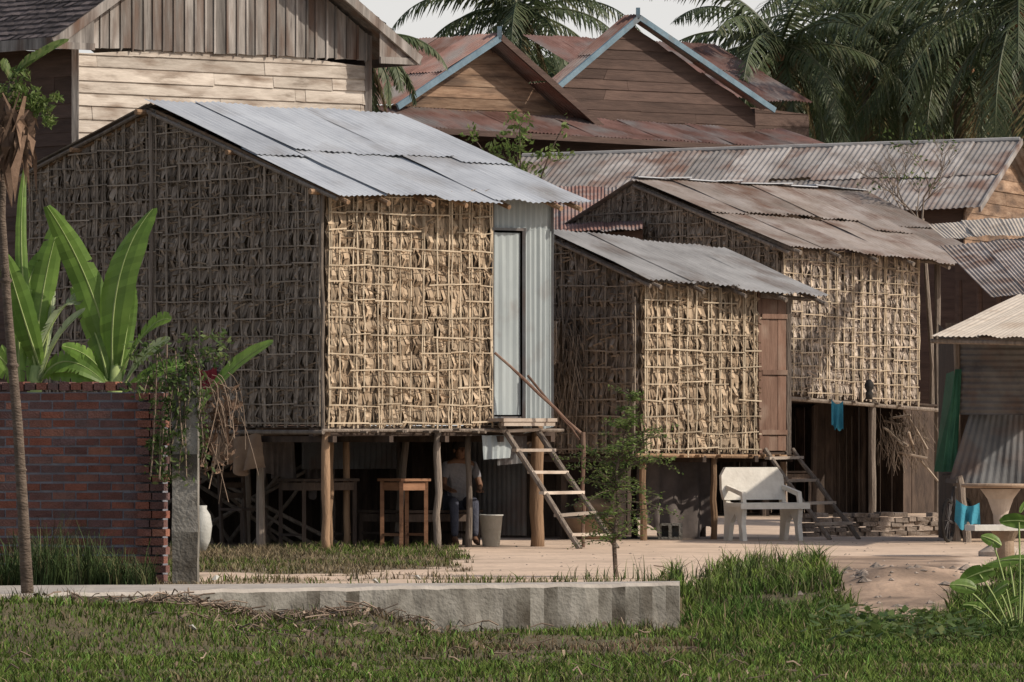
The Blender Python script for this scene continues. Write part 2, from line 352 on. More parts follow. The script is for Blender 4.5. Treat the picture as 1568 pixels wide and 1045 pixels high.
def npmesh(name,verts,faces,nper,mat_,cols=None,smooth=False,parent=None):
    me=bpy.data.meshes.new(name); verts=np.asarray(verts,np.float32).reshape(-1,3); faces=np.asarray(faces,np.int32).reshape(-1,nper)
    me.vertices.add(len(verts)); me.vertices.foreach_set('co',verts.ravel())
    me.loops.add(faces.size); me.loops.foreach_set('vertex_index',faces.ravel())
    me.polygons.add(len(faces)); me.polygons.foreach_set('loop_start',np.arange(0,faces.size,nper,dtype=np.int32))
    me.polygons.foreach_set('loop_total',np.full(len(faces),nper,np.int32))
    if smooth: me.polygons.foreach_set('use_smooth',np.ones(len(faces),bool))
    me.update(calc_edges=True); me.validate()
    if cols is not None:
        ca=me.color_attributes.new('Col','FLOAT_COLOR','POINT'); c4=np.ones((len(verts),4),np.float32); c4[:,:3]=np.asarray(cols).reshape(-1,3); ca.data.foreach_set('color',c4.ravel())
    me.materials.append(M[mat_]); o=bpy.data.objects.new(name,me); COL.objects.link(o)
    if parent: o.parent=parent
    return o
idx=np.arange(nx*ny).reshape(ny,nx)
fc=np.stack([idx[:-1,:-1],idx[:-1,1:],idx[1:,1:],idx[1:,:-1]],-1).reshape(-1,4)
npmesh('ground',np.stack([X,Y,Z],-1),fc,4,'ground',gcols(X.ravel(),Y.ravel()),True)

# ---- grass
def fbm(x,y): return .5*vn(x,y,.55,21)+.3*vn(x,y,1.6,22)+.2*vn(x,y,4,23)
def grass(name,n,x0,x1,y0,y1,hmin,hmax,wid,maskf=None,colf=None,hf=None):
    x=rng.uniform(x0,x1,n); y=rng.uniform(y0,y1,n)
    k=rng.random(n)<(maskf(x,y) if maskf else grassmask(x,y)); x=x[k];y=y[k]; n=len(x)
    z=height(x,y); h=rng.uniform(hmin,hmax,n)*(.4+1.2*vn(x,y,1.7,11))
    if hf is not None: h=h*hf(x,y)
    a=rng.uniform(0,np.pi,n); w=wid*rng.uniform(.6,1.4,n); lx=rng.normal(0,.5,n)*h; ly=rng.normal(0,.5,n)*h
    b=np.stack([x,y,z-.01],-1); d=np.stack([np.cos(a)*w,np.sin(a)*w*.6,np.zeros(n)],-1)
    mid=b+np.stack([lx*.3,ly*.3,h*.6],-1); tip=b+np.stack([lx,ly,h],-1)
    vs=np.stack([b-d,b+d,mid+d*.7,mid-d*.7,tip],1).reshape(-1,3)
    i0=np.arange(n)[:,None]*5
    f=np.concatenate([i0+np.array([[0,1,2]]),i0+np.array([[0,2,3]]),i0+np.array([[3,2,4]])],0)
    c=colf(x,y,fbm(x,y),n)
    cols=np.repeat(c[:,None,:],5,1)*np.array([.5,.5,.9,.9,1.15])[None,:,None]
    return npmesh(name,vs,f,3,'grass',cols)
green=np.array([.115,.165,.035]); lush=np.array([.09,.165,.035]); dry=np.array([.25,.195,.12]); brown=np.array([.15,.105,.065])
def lerpc(a,b,t): return a[None]*(1-t[:,None])+b[None]*t[:,None]
def gfac(x,y,nn):
    px,py=784+x/y*F,HY+1.8*F/y
    return sst(.38,.54,nn+.2*sst(970,1030,py)+.24*sst(1000,1200,px)+.22*(1-sst(60,300,px))-.08)
def col_fore(x,y,nn,n):
    c=lerpc(brown*1.1,green,gfac(x,y,nn)); c=np.where((rng.random(n)<.12)[:,None],dry[None]*1.1,c); c=np.where((rng.random(n)<.15)[:,None],lush[None]*1.5,c)
    return c*(.5+.8*rng.random(n))[:,None]
def col_up(x,y,nn,n):
    c=lerpc(dry*.85,green*.85,sst(.36,.6,nn)); c=np.where((rng.random(n)<.25)[:,None],dry[None]*1.1,c); return c*(.5+.8*rng.random(n))[:,None]
def col_lush(x,y,nn,n):
    c=lerpc(lush*.85,green*1.3,sst(.35,.65,nn)); c=np.where((rng.random(n)<.1)[:,None],dry[None],c); return c*(.45+.8*rng.random(n))[:,None]
lowm=lambda x,y: grassmask(x,y)*((y<yc(x)+.1)|(x>1.5))*(.35+.65*gfac(x,y,fbm(x,y)))
grass('grass_foreground',150000,-6.5,7,42,60,.025,.08,.006,lowm,col_fore)
grass('grass_yard',55000,-6,1.6,57,76,.02,.08,.006,lambda x,y:grassmask(x,y)*(y>yc(x)+1.0),col_up)
grass('grass_bank',85000,1.5,7.5,50,70,.05,.16,.007,lambda x,y:grassmask(x,y)*sst(.1,.42,vn(x,y,.9,31)),col_lush,hf=lambda x,y:.5+.6*sst(51,58,y))
def tufts(name,centres,mat_='grass',cols=None):
    vs=[];fs=[];cc=[]
    for (x,y,z,hh,nb,spread,c) in centres:
        for _ in range(nb):
            a=U(0,6.283); l=hh*U(.5,1.1); w=U(.004,.008); lean=U(.15,.95); o=len(vs)
            bx=x+U(-spread,spread); by=y+U(-spread,spread)
            sx,sy=-math.sin(a)*w,math.cos(a)*w; k=U(.5,1.3); col=[q*k for q in c]
            for i in range(4):
                t=i/3; r=lean*l*t*t*.8; zz=z+l*(t-.35*lean*t*t*t); ww=1-t*.85
                vs.append((bx+math.cos(a)*r-sx*ww,by+math.sin(a)*r-sy*ww,zz)); vs.append((bx+math.cos(a)*r+sx*ww,by+math.sin(a)*r+sy*ww,zz)); cc+=[[q*(.55+.5*t) for q in col]]*2
            for i in range(3): fs.append((o+2*i,o+2*i+1,o+2*i+3,o+2*i+2))
    return npmesh(name,vs,fs,4,mat_,cc)
T=[]
for i in range(170):
    x=U(-4.8,-3.2); y=U(56.8,58.0) ; T.append((x,y,0,U(.2,.62)*(1.15 if -4.5<x<-3.6 else .75),16,.08,random.choice([(.06,.1,.035),(.08,.12,.04),(.05,.08,.03),(.13,.13,.06)])))
tufts('tall_grass_clump',T)
T=[]
for i in range(130):
    x=U(-4.6,1.5); y=float(yc(x))-U(.0,.5)
    if vn(x,y,1.2,44)<.4: continue
    T.append((x,y,float(height(x,y)),U(.06,.2),8,.05,random.choice([(.09,.14,.035),(.11,.15,.04),(.2,.16,.1),(.15,.11,.07)])))
for i in range(330):
    x=U(1.55,6.2); y=U(53,67)
    if grassmask(np.array([x]),np.array([y]))[0]>.5 and vn(x,y,.8,45)>.32: T.append((x,y,float(height(x,y)),U(.08,.3),12,.08,random.choice([(.08,.135,.035),(.1,.165,.045),(.13,.17,.055),(.17,.16,.08)])))
for i in range(90):
    x=U(.9,2.8); y=U(59.5,66)
    if grassmask(np.array([x]),np.array([y]))[0]>.4: T.append((x,y,float(height(x,y)),U(.15,.34),7,.05,(.14,.19,.06)))
for i in range(45):
    x=U(-3.2,-.4); y=U(59,72); T.append((x,y,0,U(.05,.14),7,.06,(.16,.14,.08)))
for i in range(26):
    x=U(.3,2.2); y=U(59.2,61); T.append((x,y,0,U(.08,.28),6,.05,(.1,.14,.05)))
tufts('wild_grass_tufts',T)

# litter
mb=MB()
for i in range(800):
    near_=i<620
    px=random.gauss(430,110) if near_ else U(0,1250); py=U(918,985) if near_ else U(930,1045)
    p=G(px,py,-.33)
    if p.y>float(yc(p.x))-.05 and p.x<1.5: p.y=float(yc(p.x))-U(.05,.6)
    p.z=float(height(p.x,p.y))+U(.01,.07)
    a=U(0,6.28); l=U(.04,.3)*(1 if near_ else .6)
    if R()<.45: mb.tube([p,p+V((math.cos(a)*l*.5,math.sin(a)*l*.5,U(-.01,.06))),p+V((math.cos(a)*l,math.sin(a)*l,U(-.02,.05)))],U(.003,.008),4)
    else:
        w=U(.012,.042); q=V((math.cos(a)*w,math.sin(a)*w,U(-.01,.03))); r=V((-math.sin(a)*w*.5,math.cos(a)*w*.5,U(0,.03))); mb.quad(p-q,p-r,p+q,p+r)
mb.obj('dry_leaf_litter','twig')
mb=MB()
for px,py in [(640,948),(295,985),(330,948),(575,955)]:
    p=G(px,py,-.33); p.z=float(height(p.x,p.y))+.04; a=U(0,3)
    q=V((math.cos(a)*.04,math.sin(a)*.04,.015)); r=V((-math.sin(a)*.025,math.cos(a)*.025,.02)); mb.add([p-q,p-r,p+q,p+r,p+V((0,0,.03))],[(0,1,4),(1,2,4),(2,3,4),(3,0,4)])
mb.obj('paper_litter','plastic')
def pebbles(name,pts):
    mb=MB()
    for p,s in pts:
        k=6; vs=[p+V((math.cos(a)*s*U(.7,1.3),math.sin(a)*s*U(.7,1.3),U(-.1,.1)*s)) for a in [2*math.pi*i/k for i in range(k)]]+[p+V((U(-.3,.3)*s,U(-.3,.3)*s,s*U(.4,.8)))]
        mb.add(vs,[(i,(i+1)%k,k) for i in range(k)])
    mb.obj(name,'stone')
L_=[]
for i in range(200):
    p=G(U(600,1568),U(826,884),0)
    if grassmask(np.array([p.x]),np.array([p.y]))[0]>.3: continue
    p.z=float(height(p.x,p.y)); L_.append((p,U(.005,.02)))
pebbles('pebbles',L_)
L_=[]
for i in range(120):
    x=3.4+random.gauss(0,.6); y=61.8+random.gauss(0,1.3); L_.append((V((x,y,float(height(x,y)))),U(.01,.035) if R()<.8 else U(.04,.09)))
pebbles('rubble_heap',L_)

# =====================================================================
# concrete kerb wall
mb=MB()
near=[(-9,50.2),(-4.2,53.6),(-1.76,55.9),(-.2,56.75),(1.48,57.7)]; farr=[(-9,53.0),(-4.35,56.6),(-1.8,57.3),(-.2,57.5),(1.5,58.2)]
for i in range(4):
    (a,b),(c,d)=near[i],near[i+1]; (e,f),(g,h)=farr[i],farr[i+1]; n=14
    for k in range(n):
        t0=k/n;t1=(k+1)/n
        A=V((a+(c-a)*t0,b+(d-b)*t0,0)); B=V((a+(c-a)*t1,b+(d-b)*t1,0)); C=V((e+(g-e)*t1,f+(h-f)*t1,0)); D=V((e+(g-e)*t0,f+(h-f)*t0,0))
        j=lambda q:V((0,.06*noise.noise(q*3),.016*noise.noise(q*5)))
        top=[A+j(A),B+j(B),C,D]; z=V((0,0,.03))
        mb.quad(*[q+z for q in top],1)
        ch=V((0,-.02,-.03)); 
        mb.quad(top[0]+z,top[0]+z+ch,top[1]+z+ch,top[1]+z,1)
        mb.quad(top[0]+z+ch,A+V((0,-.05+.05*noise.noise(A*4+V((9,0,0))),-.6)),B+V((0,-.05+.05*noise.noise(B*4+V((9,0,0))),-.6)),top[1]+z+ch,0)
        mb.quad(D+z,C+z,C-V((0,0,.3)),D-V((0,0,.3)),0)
e=near[-1];f=farr[-1]
mb.quad(V((*e,.03)),V((e[0],e[1],-.6)),V((f[0],f[1],-.6)),V((*f,.03)),0)
mb.obj('concrete_kerb_wall',['concrete','concrete_lt'])

# brick garden wall
bw=empty('brick_wall')
A=V((-6.0,59.7,0)); B=V((-3.13,58.95,0))
d=(B-A).normalized(); nn=V((d.y,-d.x,0)); Lw=(B-A).length; H=1.74
mb=MB(); mb.box((A+B)/2+V((0,0,H/2-.05)),d*(Lw/2-.012),nn*.087,V((0,0,H/2+.03))); mb.obj('mortar_core','mortar',bw)
mb=MB(); ch=.082; bl=.225
for r in range(int(H/ch)):
    s=-(r%2)*bl/2
    while s<Lw:
        a=max(s,0)+.007; b=min(s+bl,Lw)-.007
        if b-a>.03:
            for side in (1,-1):
                c=A+d*(a+b)/2+nn*side*(.073+U(-.005,.006))+V((0,0,(r+.5)*ch+U(-.003,.003))); mb.box(c,d*(b-a)/2,nn*.022,V((0,0,(ch-.018)/2+U(-.003,.002))))
        s+=bl
s=0
while s<Lw-.05:
    mb.box(A+d*(s+.05)+V((0,0,H+.035)),d*.047,nn*.1,V((0,0,.035+U(-.008,.008)))); s+=.11
for r in range(int(H/ch)):
    c=B+nn*.12+V((0,0,(r+.5)*ch))
    for k in (0,1):
        mb.box(c+d*((k-.5)*.14*1+ (r%2)*.02)-d*.1,d*.064,nn*.06,V((0,0,(ch-.018)/2)))
mb.obj('bricks','brick',bw)
gp=empty('concrete_post'); c=V(((284-784)/F*58.4,58.4,0))
mb=MB(); pr=[]
for k in range(9):
    z=k/8*1.86; w=.12+.008*noise.noise(V((z*3,0,4)))
    pr.append([c+V((-w*.95,-.1,z)),c+V((w*.95,-.12,z)),c+V((w,.12,z)),c+V((-w,.12,z))])
for k in range(8):
    for j in range(4): mb.quad(pr[k][j],pr[k][(j+1)%4],pr[k+1][(j+1)%4],pr[k+1][j])
mb.quad(*pr[8]); mb.obj('shaft','concrete',gp)
mb=MB()
for k in range(3): mb.tube([c+V((-.06+.06*k,0,1.82)),c+V((-.06+.06*k+U(-.02,.02),0,1.95))],.006,5)
mb.obj('rebar','rubber',gp)

# =====================================================================
# HUT 1
L1=frame(-2.129,74,42)
h1=empty('stilt_hut')
FZ=1.42
FrontS=lambda L:(lambda s,z,o:L(s,-o,z)); GabS=lambda L:(lambda s,z,o:L(-o,s,z))
def gz(v): return 4.1+(5.13-4.1)*v/3.1 if v<3.1 else 5.13-(5.13-4.46)*(v-3.1)/2.3
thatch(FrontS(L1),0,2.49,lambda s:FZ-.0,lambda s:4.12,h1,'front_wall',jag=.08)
thatch(GabS(L1),0,5.4,lambda s:FZ-.0,gz,h1,'gable_wall','thatch_dark','bamboo_d',jag=.03)
mb=MB()
mb.quad(L1(3.49,0,FZ),L1(3.49,5.4,FZ),L1(3.49,5.4,4.4),L1(3.49,0,4.1)); mb.add([L1(3.49,0,4.1),L1(3.49,5.4,4.4),L1(3.49,3.1,5.1)],[(0,1,2)])
mb.quad(L1(0,5.4,FZ),L1(0,5.4,4.46),L1(3.49,5.4,4.46),L1(3.49,5.4,FZ)); mb.obj('rear_walls','thback',h1)
mb=MB()
corr(mb,L1(2.49,-.03,3.7),L1(3.49,-.03,3.7),L1(2.49,-.03,4.14),L1(3.49,-.03,4.14),.085,.01)
corr(mb,L1(3.02,-.03,FZ-.1),L1(3.49,-.03,FZ-.02),L1(3.02,-.03,3.72),L1(3.49,-.03,3.72),.075,.01)
corr(mb,L1(3.49,-.03,FZ-.02),L1(3.49,.5,FZ-.02),L1(3.49,-.03,4.14),L1(3.49,.5,4.2),.075,.01)
mb.obj('metal_wall','metal_wall',h1)
mb=MB(); corr(mb,L1(2.55,-.02,FZ+.12),L1(2.98,-.02,FZ+.12),L1(2.55,-.02,3.66),L1(2.98,-.02,3.66),.11,.008)
mb.obj('door','metal_wall',h1)
mb=MB()
mb.beam(L1(2.52,-.05,FZ),L1(2.52,-.05,4.1),.03,.035,0); mb.beam(L1(3.0,-.06,FZ),L1(3.0,-.06,3.72),.03,.04,0); mb.beam(L1(2.5,-.055,3.7),L1(3.03,-.055,3.7),.025,.03,0)
mb.beam(L1(2.5,-.02,FZ+.06),L1(3.03,-.02,FZ+.06),.05,.08,0)
mb.beam(L1(3.45,-.06,FZ),L1(3.45,-.06,4.1),.02,.03,0)
mb.obj('door_frame','shed2',h1)
mb=MB(); zf=4.1+.04; sl=(5.13-4.1)/3.1
roof(mb,L1(-.12,-.38,zf-.38*sl),L1(3.86,-.38,zf-.38*sl+.0),L1(-.12,3.1,5.19),L1(3.86,3.1,5.17),.75,2,jit=.07,lift=.02,amp=.008)
mb.obj('front_roof','metal',h1)
mb=MB(); roof(mb,L1(-.12,5.75,4.40),L1(3.86,5.75,4.4),L1(-.12,3.1,5.17),L1(3.86,3.1,5.15),.75,1,jit=.05)
mb.obj('rear_roof','metal_old',h1)
mb=MB()
for u in (-.03,.6,1.3,1.75,2.5,3.25,3.6):
    mb.pole(L1(u,-.4+U(-.06,.06),zf-.06-.42*sl),L1(u,3.0,5.08),.03,.03,0,.006)
    mb.pole(L1(u,5.6,4.38),L1(u,3.1,5.07),.03,.03,0,.006)
mb.pole(L1(-.2,.02,4.07),L1(3.8,.02,4.07),.035,.035); mb.pole(L1(-.25,3.1,5.08),L1(3.8,3.1,5.08),.035); mb.pole(L1(-.2,5.4,4.36),L1(3.8,5.4,4.36),.035)
mb.pole(L1(-.22,1.5,4.56),L1(.5,1.5,4.56),.03); mb.pole(L1(-.22,4.4,4.68),L1(.5,4.4,4.68),.03)
mb.obj('rafters','post',h1)
mb=MB(); mb.pole(L1(-.1,-.35,3.98),L1(-.1,3.12,5.1),.025,.025); mb.pole(L1(-.1,5.7,4.34),L1(-.1,3.12,5.1),.025,.025); mb.obj('verge_poles','post_grey',h1)
mb=MB()
for i in range(22): mb.box(L1(1.745,.12+i*.245,FZ-.02),L1.u*1.74,L1.v*.115,V((0,0,.012)))
for v in (.1,1.4,2.7,4.0,5.3): mb.beam(L1(-.12,v,FZ-.08),L1(3.6,v,FZ-.08),.07,.09)
for u in (.05,.9,1.75,2.6,3.4): mb.beam(L1(u,-.12,FZ-.16),L1(u,5.45,FZ-.16),.06,.07)
mb.obj('floor','dark',h1)
mb=MB(); mb.pole(L1(-.1,-.08,FZ-.06),L1(3.6,-.08,FZ-.06),.02,.02); mb.pole(L1(-.1,-.1,FZ-.08),L1(-.1,5.4,FZ-.08),.025,.025)
for i in range(14): u=U(0,3.3); mb.pole(L1(u,-.2,FZ-.06+U(-.02,.02)),L1(u,.4,FZ-.06),.018,.018,0,.003,5,2)
mb.obj('floor_edge_poles','post_grey',h1)
mb=MB()
mb.pole(L1(.02,.0,-.1),L1(.02,.0,FZ-.05),.055,.05); mb.pole(L1(3.27,.02,-.1),L1(3.27,.02,FZ+.0),.085,.075); mb.pole(L1(.75,.8,-.1),L1(.75,.8,FZ),.045,.045)
mb.pole(L1(1.35,1.2,-.1),L1(1.35,1.2,FZ-.1),.045)
mb.obj('front_posts','post',h1,True)
mb=MB(); mb.pole(L1(1.72,.02,-.1),L1(1.72,.02,FZ-.05),.048,.042,0,.022); mb.pole(L1(2.45,.3,-.1),L1(2.45,.3,FZ-.1),.04)
mb.obj('weathered_posts','post_grey',h1,True)
mb=MB()
for v in (1.3,2.6,3.9,5.3):
    for u in (.05,1.1,2.3,3.4): mb.pole(L1(u+U(-.1,.1),v+U(-.1,.1),-.1),L1(u+U(-.1,.1),v,FZ),U(.035,.055))
for i in range(12): mb.pole(L1(U(-.1,3),U(1.2,5),-.1),L1(U(-.1,3),U(1.2,5),FZ*U(.6,1)),.025)
mb.obj('rear_posts','post_grey',h1)
mb=MB()
boards_v(mb,lambda s,z,o:L1(s,4.4-o,z),-.2,3.6,lambda s:-.02,lambda s:1.35,.2)
boards_v(mb,lambda s,z,o:L1(3.42+o,s,z),1.6,5,lambda s:-.02,lambda s:1.35,.2)
mb.obj('under_floor_dark_backdrop','dark',h1)  # added dark boards, a backdrop that keeps the space under the floor dark
mb=MB()
corr(mb,L1(2.35,-.08,1.02),L1(2.75,-.1,1.04),L1(2.35,-.05,FZ-.12),L1(2.85,-.05,FZ-.12),.085,.01)
mb.obj('loose_metal_sheet','metal_wall',h1)
mb=MB(); corr(mb,L1(1.6,2.3,.9),L1(3.1,2.3,.9),L1(1.6,2.3,FZ-.16),L1(3.1,2.3,FZ-.16),.085,.012)
corr(mb,L1(3.5,.45,.12),L1(3.5,1.6,.12),L1(3.5,.45,FZ-.1),L1(3.5,1.6,FZ-.1),.085,.012)  # side metal sheet, added here to shade the seated figure
corr(mb,L1(2.75,.12,.95),L1(3.2,.12,.98),L1(2.75,.12,FZ-.1),L1(3.2,.12,FZ-.1),.085,.012); mb.obj('dark_metal_sheets','shed2',h1)
mb=MB(); mb.pole(L1(-.1,3.02,FZ-.1),L1(-.1,3.02,5.1),.025,.025); mb.pole(L1(-.06,-.03,FZ-.1),L1(-.06,-.03,4.1),.022,.022)
mb.obj('gable_poles','post_grey',h1)
def ladder(name,topc,botc,wv,nr,r=.035,mat_='post_grey'):
    e=empty(name); mb=MB(); 
    mb.pole(topc-wv,botc-wv*1.08,r,r,0,.01); mb.pole(topc+wv,botc+wv*1.08,r,r,0,.01); mb.obj('stringers',mat_,e)
    mb=MB()
    for i in range(nr):
        t=(i+.35)/nr; c=topc.lerp(botc,t); w=wv*U(1.1,1.25)
        mb.beam(c-w+V((0,0,U(-.02,.02))),c+w+V((0,0,U(-.02,.02))),U(.07,.1),.035)
    mb.obj('rungs','thatch_grey',e); return e
wv=L1.u*.26
lad=ladder('wooden_ladder',L1(2.82,-.12,FZ+.02),L1(2.9,-1.45,0.0),wv,6)
mb=MB(); mb.box(L1(2.85,-.2,FZ+.06),L1.u*.42,L1.v*.14,V((0,0,.02))); mb.beam(L1(2.45,-.3,FZ+.02),L1(3.25,-.3,FZ+.02),.05,.06); mb.obj('landing','thatch_grey',h1)
mb=MB(); mb.pole(L1(2.5,-.12,2.26),L1(3.3,-.75,1.3),.018,.018); mb.pole(L1(3.3,-.75,1.34),L1(3.3,-.75,0),.025); mb.pole(L1(3.0,-.12,2.0),L1(3.3,-.7,1.25),.015); mb.obj('handrail','doorwood',lad)

def table(name,L,u,v,w,dp,h,m='brownwood',leg=.045):
    e=empty(name); mb=MB(); mb.box(L(u,v,h-.015),L.u*w/2,L.v*dp/2,V((0,0,.015)),0); mb.obj('top',m,e)
    mb=MB()
    for a in (-1,1):
        for b in (-1,1): mb.beam(L(u+a*(w/2-.04),v+b*(dp/2-.04),0),L(u+a*(w/2-.04),v+b*(dp/2-.04),h-.03),leg,leg)
        mb.beam(L(u+a*(w/2-.04),v-dp/2+.04,h-.09),L(u+a*(w/2-.04),v+dp/2-.04,h-.09),.02,.09); mb.beam(L(u-w/2+.04,v+a*(dp/2-.04),h-.09),L(u+w/2-.04,v+a*(dp/2-.04),h-.09),.02,.09)
        mb.beam(L(u+a*(w/2-.04),v-dp/2+.04,.15),L(u+a*(w/2-.04),v+dp/2-.04,.15),.02,.03)
    mb.obj('legs',m,e); return e
table('wooden_table',L1,1.72,.6,.46,.42,.8)
table('wooden_table',L1,1.0,1.3,.85,.5,.8,'dark')
table('sleeping_platform',L1,2.75,1.5,1.2,.9,.42,'dark')
def chair(name,L,u,v,m,s=1):
    e=empty(name); mb=MB(); mb.box(L(u,v,.44),L.u*.2,L.v*.2,V((0,0,.015))); mb.obj('seat',m,e); mb=MB()
    for a in (-1,1):
        mb.beam(L(u+a*.18,v-.18,0),L(u+a*.18,v-.18,.43),.035,.035); mb.beam(L(u+a*.18,v+.18,0),L(u+a*.18,v+.24,.9),.035,.035)
    mb.obj('legs',m,e); mb=MB()
    for z in (.6,.72,.84): mb.beam(L(u-.18,v+.22,z),L(u+.18,v+.22,z),.02,.06)
    mb.obj('backrest',m,e); return e
chair('wooden_chair',L1,.55,2.1,'dark')
def lathe_obj(name,c,prof,m,n=18):
    mb=MB(); mb.lathe(c,prof,n); return mb.obj(name,m,None,True)
lathe_obj('plastic_bucket',L1(2.85,.35,0),[(0.0,0.005),(.1,.005),(.135,.36),(.145,.36),(.145,.375),(.13,.375),(.1,.02),(0,.02)],'plastic')
c=G(905,826)
lathe_obj('woven_basket',c,[(0,.0),(.22,.0),(.3,.12),(.33,.25),(.35,.26),(.33,.28),(.29,.26),(.2,.05),(0,.04)],'clay')
lathe_obj('woven_basket',c+V((.02,.15,.25)),[(0,.0),(.12,.0),(.2,.05),(.24,.16),(.22,.2),(.1,.27),(0,.29)],'clay')
lathe_obj('water_jar',G(308,852)+V((0,0,.05)),[(0,0),(.05,0),(.1,.12),(.12,.28),(.1,.4),(.06,.46),(.065,.5),(.045,.5),(0,.48)],'plastic')
def cloth(name,a,b,h,m,folds=5,amp=.04,parent=None):
    mb=MB(); n=30; rws=8; d=(b-a); nn=V((d.y,-d.x,0)).normalized(); vs=[];fs=[]; of=U(0,20)
    for j in range(rws+1):
        for i in range(n+1):
            s=i/n;t=j/rws; hh=h*(1+.6*noise.noise(V((s*3+of,0,0))))
            vs.append(a+d*(s+.06*math.sin(s*9+of)*t)+V((0,0,-hh*t+.06*math.sin(s*math.pi)*-1*(1-t)))+nn*amp*(.3+t)*math.sin(s*folds*6.28+of+t)*U(.9,1.1))
    for j in range(rws):
        for i in range(n): q=j*(n+1)+i; fs.append((q,q+1,q+n+2,q+n+1))
    mb.add(vs,fs); return mb.obj(name,m,parent,True)
cloth('hanging_cloth',L1(-.12,1.9,1.36),L1(-.12,1.0,1.34),.45,'cloth_tan',3,.06)
cloth('hanging_cloth',L1(.4,1.6,1.3),L1(.9,1.6,1.3),.5,'cloth_grey')
cloth('hanging_cloth',L1(1.9,2.6,1.3),L1(2.3,2.5,1.3),.6,'cloth_grey')
cloth('red_cloth',L1(-.16,1.75,2.1),L1(-.16,2.15,2.12),.25,'cloth_red')
cloth('red_cloth',L1(-.2,2.25,1.2),L1(-.2,2.05,1.2),.5,'cloth_red')

def person(name,L,u,v):
    e=empty(name)
    hip=L(u,v,.5); f=(-L.u*.5-L.v*.85).normalized(); r=V((f.y,-f.x,0))
    def sk(nm,pts,edges,rad,m):
        me=bpy.data.meshes.new(nm); me.from_pydata([tuple(p) for p in pts],edges,[])
        me.materials.append(M[m]); o=bpy.data.objects.new(nm,me); COL.objects.link(o); o.parent=e
        a=o.modifiers.new('s','SKIN')
        if len(me.skin_vertices):
            for i,q in enumerate(rad): me.skin_vertices[0].data[i].radius=(q,q)
            me.skin_vertices[0].data[0].use_root=True
        b=o.modifiers.new('ss','SUBSURF'); b.levels=2; b.render_levels=2; return o
    z=V((0,0,1)); sh=hip+f*.16+z*.44; neck=sh+f*.03+z*.08; 
    Sl=sh-r*.17; Sr=sh+r*.17; El=Sl+f*.12-z*.24-r*.05; Er=Sr+f*.12-z*.24+r*.05; Wl=El+f*.22-z*.05+r*.06; Wr=Er+f*.22-z*.05-r*.06
    sk('shirt',[hip,hip+f*.06+z*.2,sh-z*.05,neck,Sl,Sr,Sl.lerp(El,.7),Sr.lerp(Er,.7)],[(0,1),(1,2),(2,3),(2,4),(2,5),(4,6),(5,7)],[.15,.135,.13,.055,.065,.065,.05,.05],'shirt')
    sk('arms',[neck,Sl,El,Wl,Sr,Er,Wr],[(0,1),(1,2),(2,3),(0,4),(4,5),(5,6)],[.05,.045,.038,.026,.045,.038,.026],'skin')
    Kl=hip-r*.12+f*.42+z*.02; Kr=hip+r*.12+f*.42+z*.02; Al=Kl+f*.05-z*.42; Ar=Kr+f*.05-z*.42
    sk('trousers',[hip,hip-r*.1,Kl,Al,hip+r*.1,Kr,Ar],[(0,1),(1,2),(2,3),(0,4),(4,5),(5,6)],[.13,.09,.065,.045,.09,.065,.045],'trouser')
    for nm,A in (('foot_l',Al),('foot_r',Ar)): sk(nm,[A-f*.04,A-z*.05+f*.08,A-z*.06+f*.17],[(0,1),(1,2)],[.038,.035,.022],'skin')
    for nm,Wp in (('hand_l',Wl),('hand_r',Wr)):
        pts=[Wp,Wp+f*.07]; ed=[(0,1)]; rd=[.024,.024]
        for k in range(4): pts+= [Wp+f*.1+r*(k-1.5)*.018,Wp+f*(.135+.01*(k in(1,2)))+r*(k-1.5)*.02-z*.02]; n=len(pts); ed+=[(1,n-2),(n-2,n-1)]; rd+=[.009,.008]
        pts+=[Wp+f*.05+r*.035,Wp+f*.08+r*.045-z*.01]; n=len(pts); ed+=[(0,n-2),(n-2,n-1)]; rd+=[.01,.009]
        sk(nm,pts,ed,rd,'skin')
    hc=neck+f*.05+z*.12
    sk('head',[neck,hc-z*.04+f*.02,hc+z*.03,hc+f*.07-z*.06],[(0,1),(1,2),(1,3)],[.048,.072,.085,.03],'skin')
    mb=MB(); 
    for k in (-1,1): mb.lathe(hc+r*k*.085-z*.02,[(.0,-.03),(.018,0),(.0,.03)],8); mb.lathe(hc+f*.088+r*k*.03,[(0,-.008),(.01,0),(0,.008)],8)
    mb.tube([hc+f*.085,hc+f*.105-z*.035,hc+f*.085-z*.045],[.008,.014,.008],6); mb.obj('face_features','skin',e,True)
    mb=MB(); vs=[];n=14
    for i in range(8):
        ph=i/7*math.pi*.62
        for j in range(n): a=2*math.pi*j/n; vs.append(hc-f*.015+z*.03+(f*math.cos(a)+r*math.sin(a))*.1*math.sin(ph)+z*.105*math.cos(ph)-f*.02*(i/7))
    mb.add(vs,[(i*n+j,i*n+(j+1)%n,(i+1)*n+(j+1)%n,(i+1)*n+j) for i in range(7) for j in range(n)]); mb.obj('hair','hair',e,True)
person('seated_person',L1,3.12,1.25)

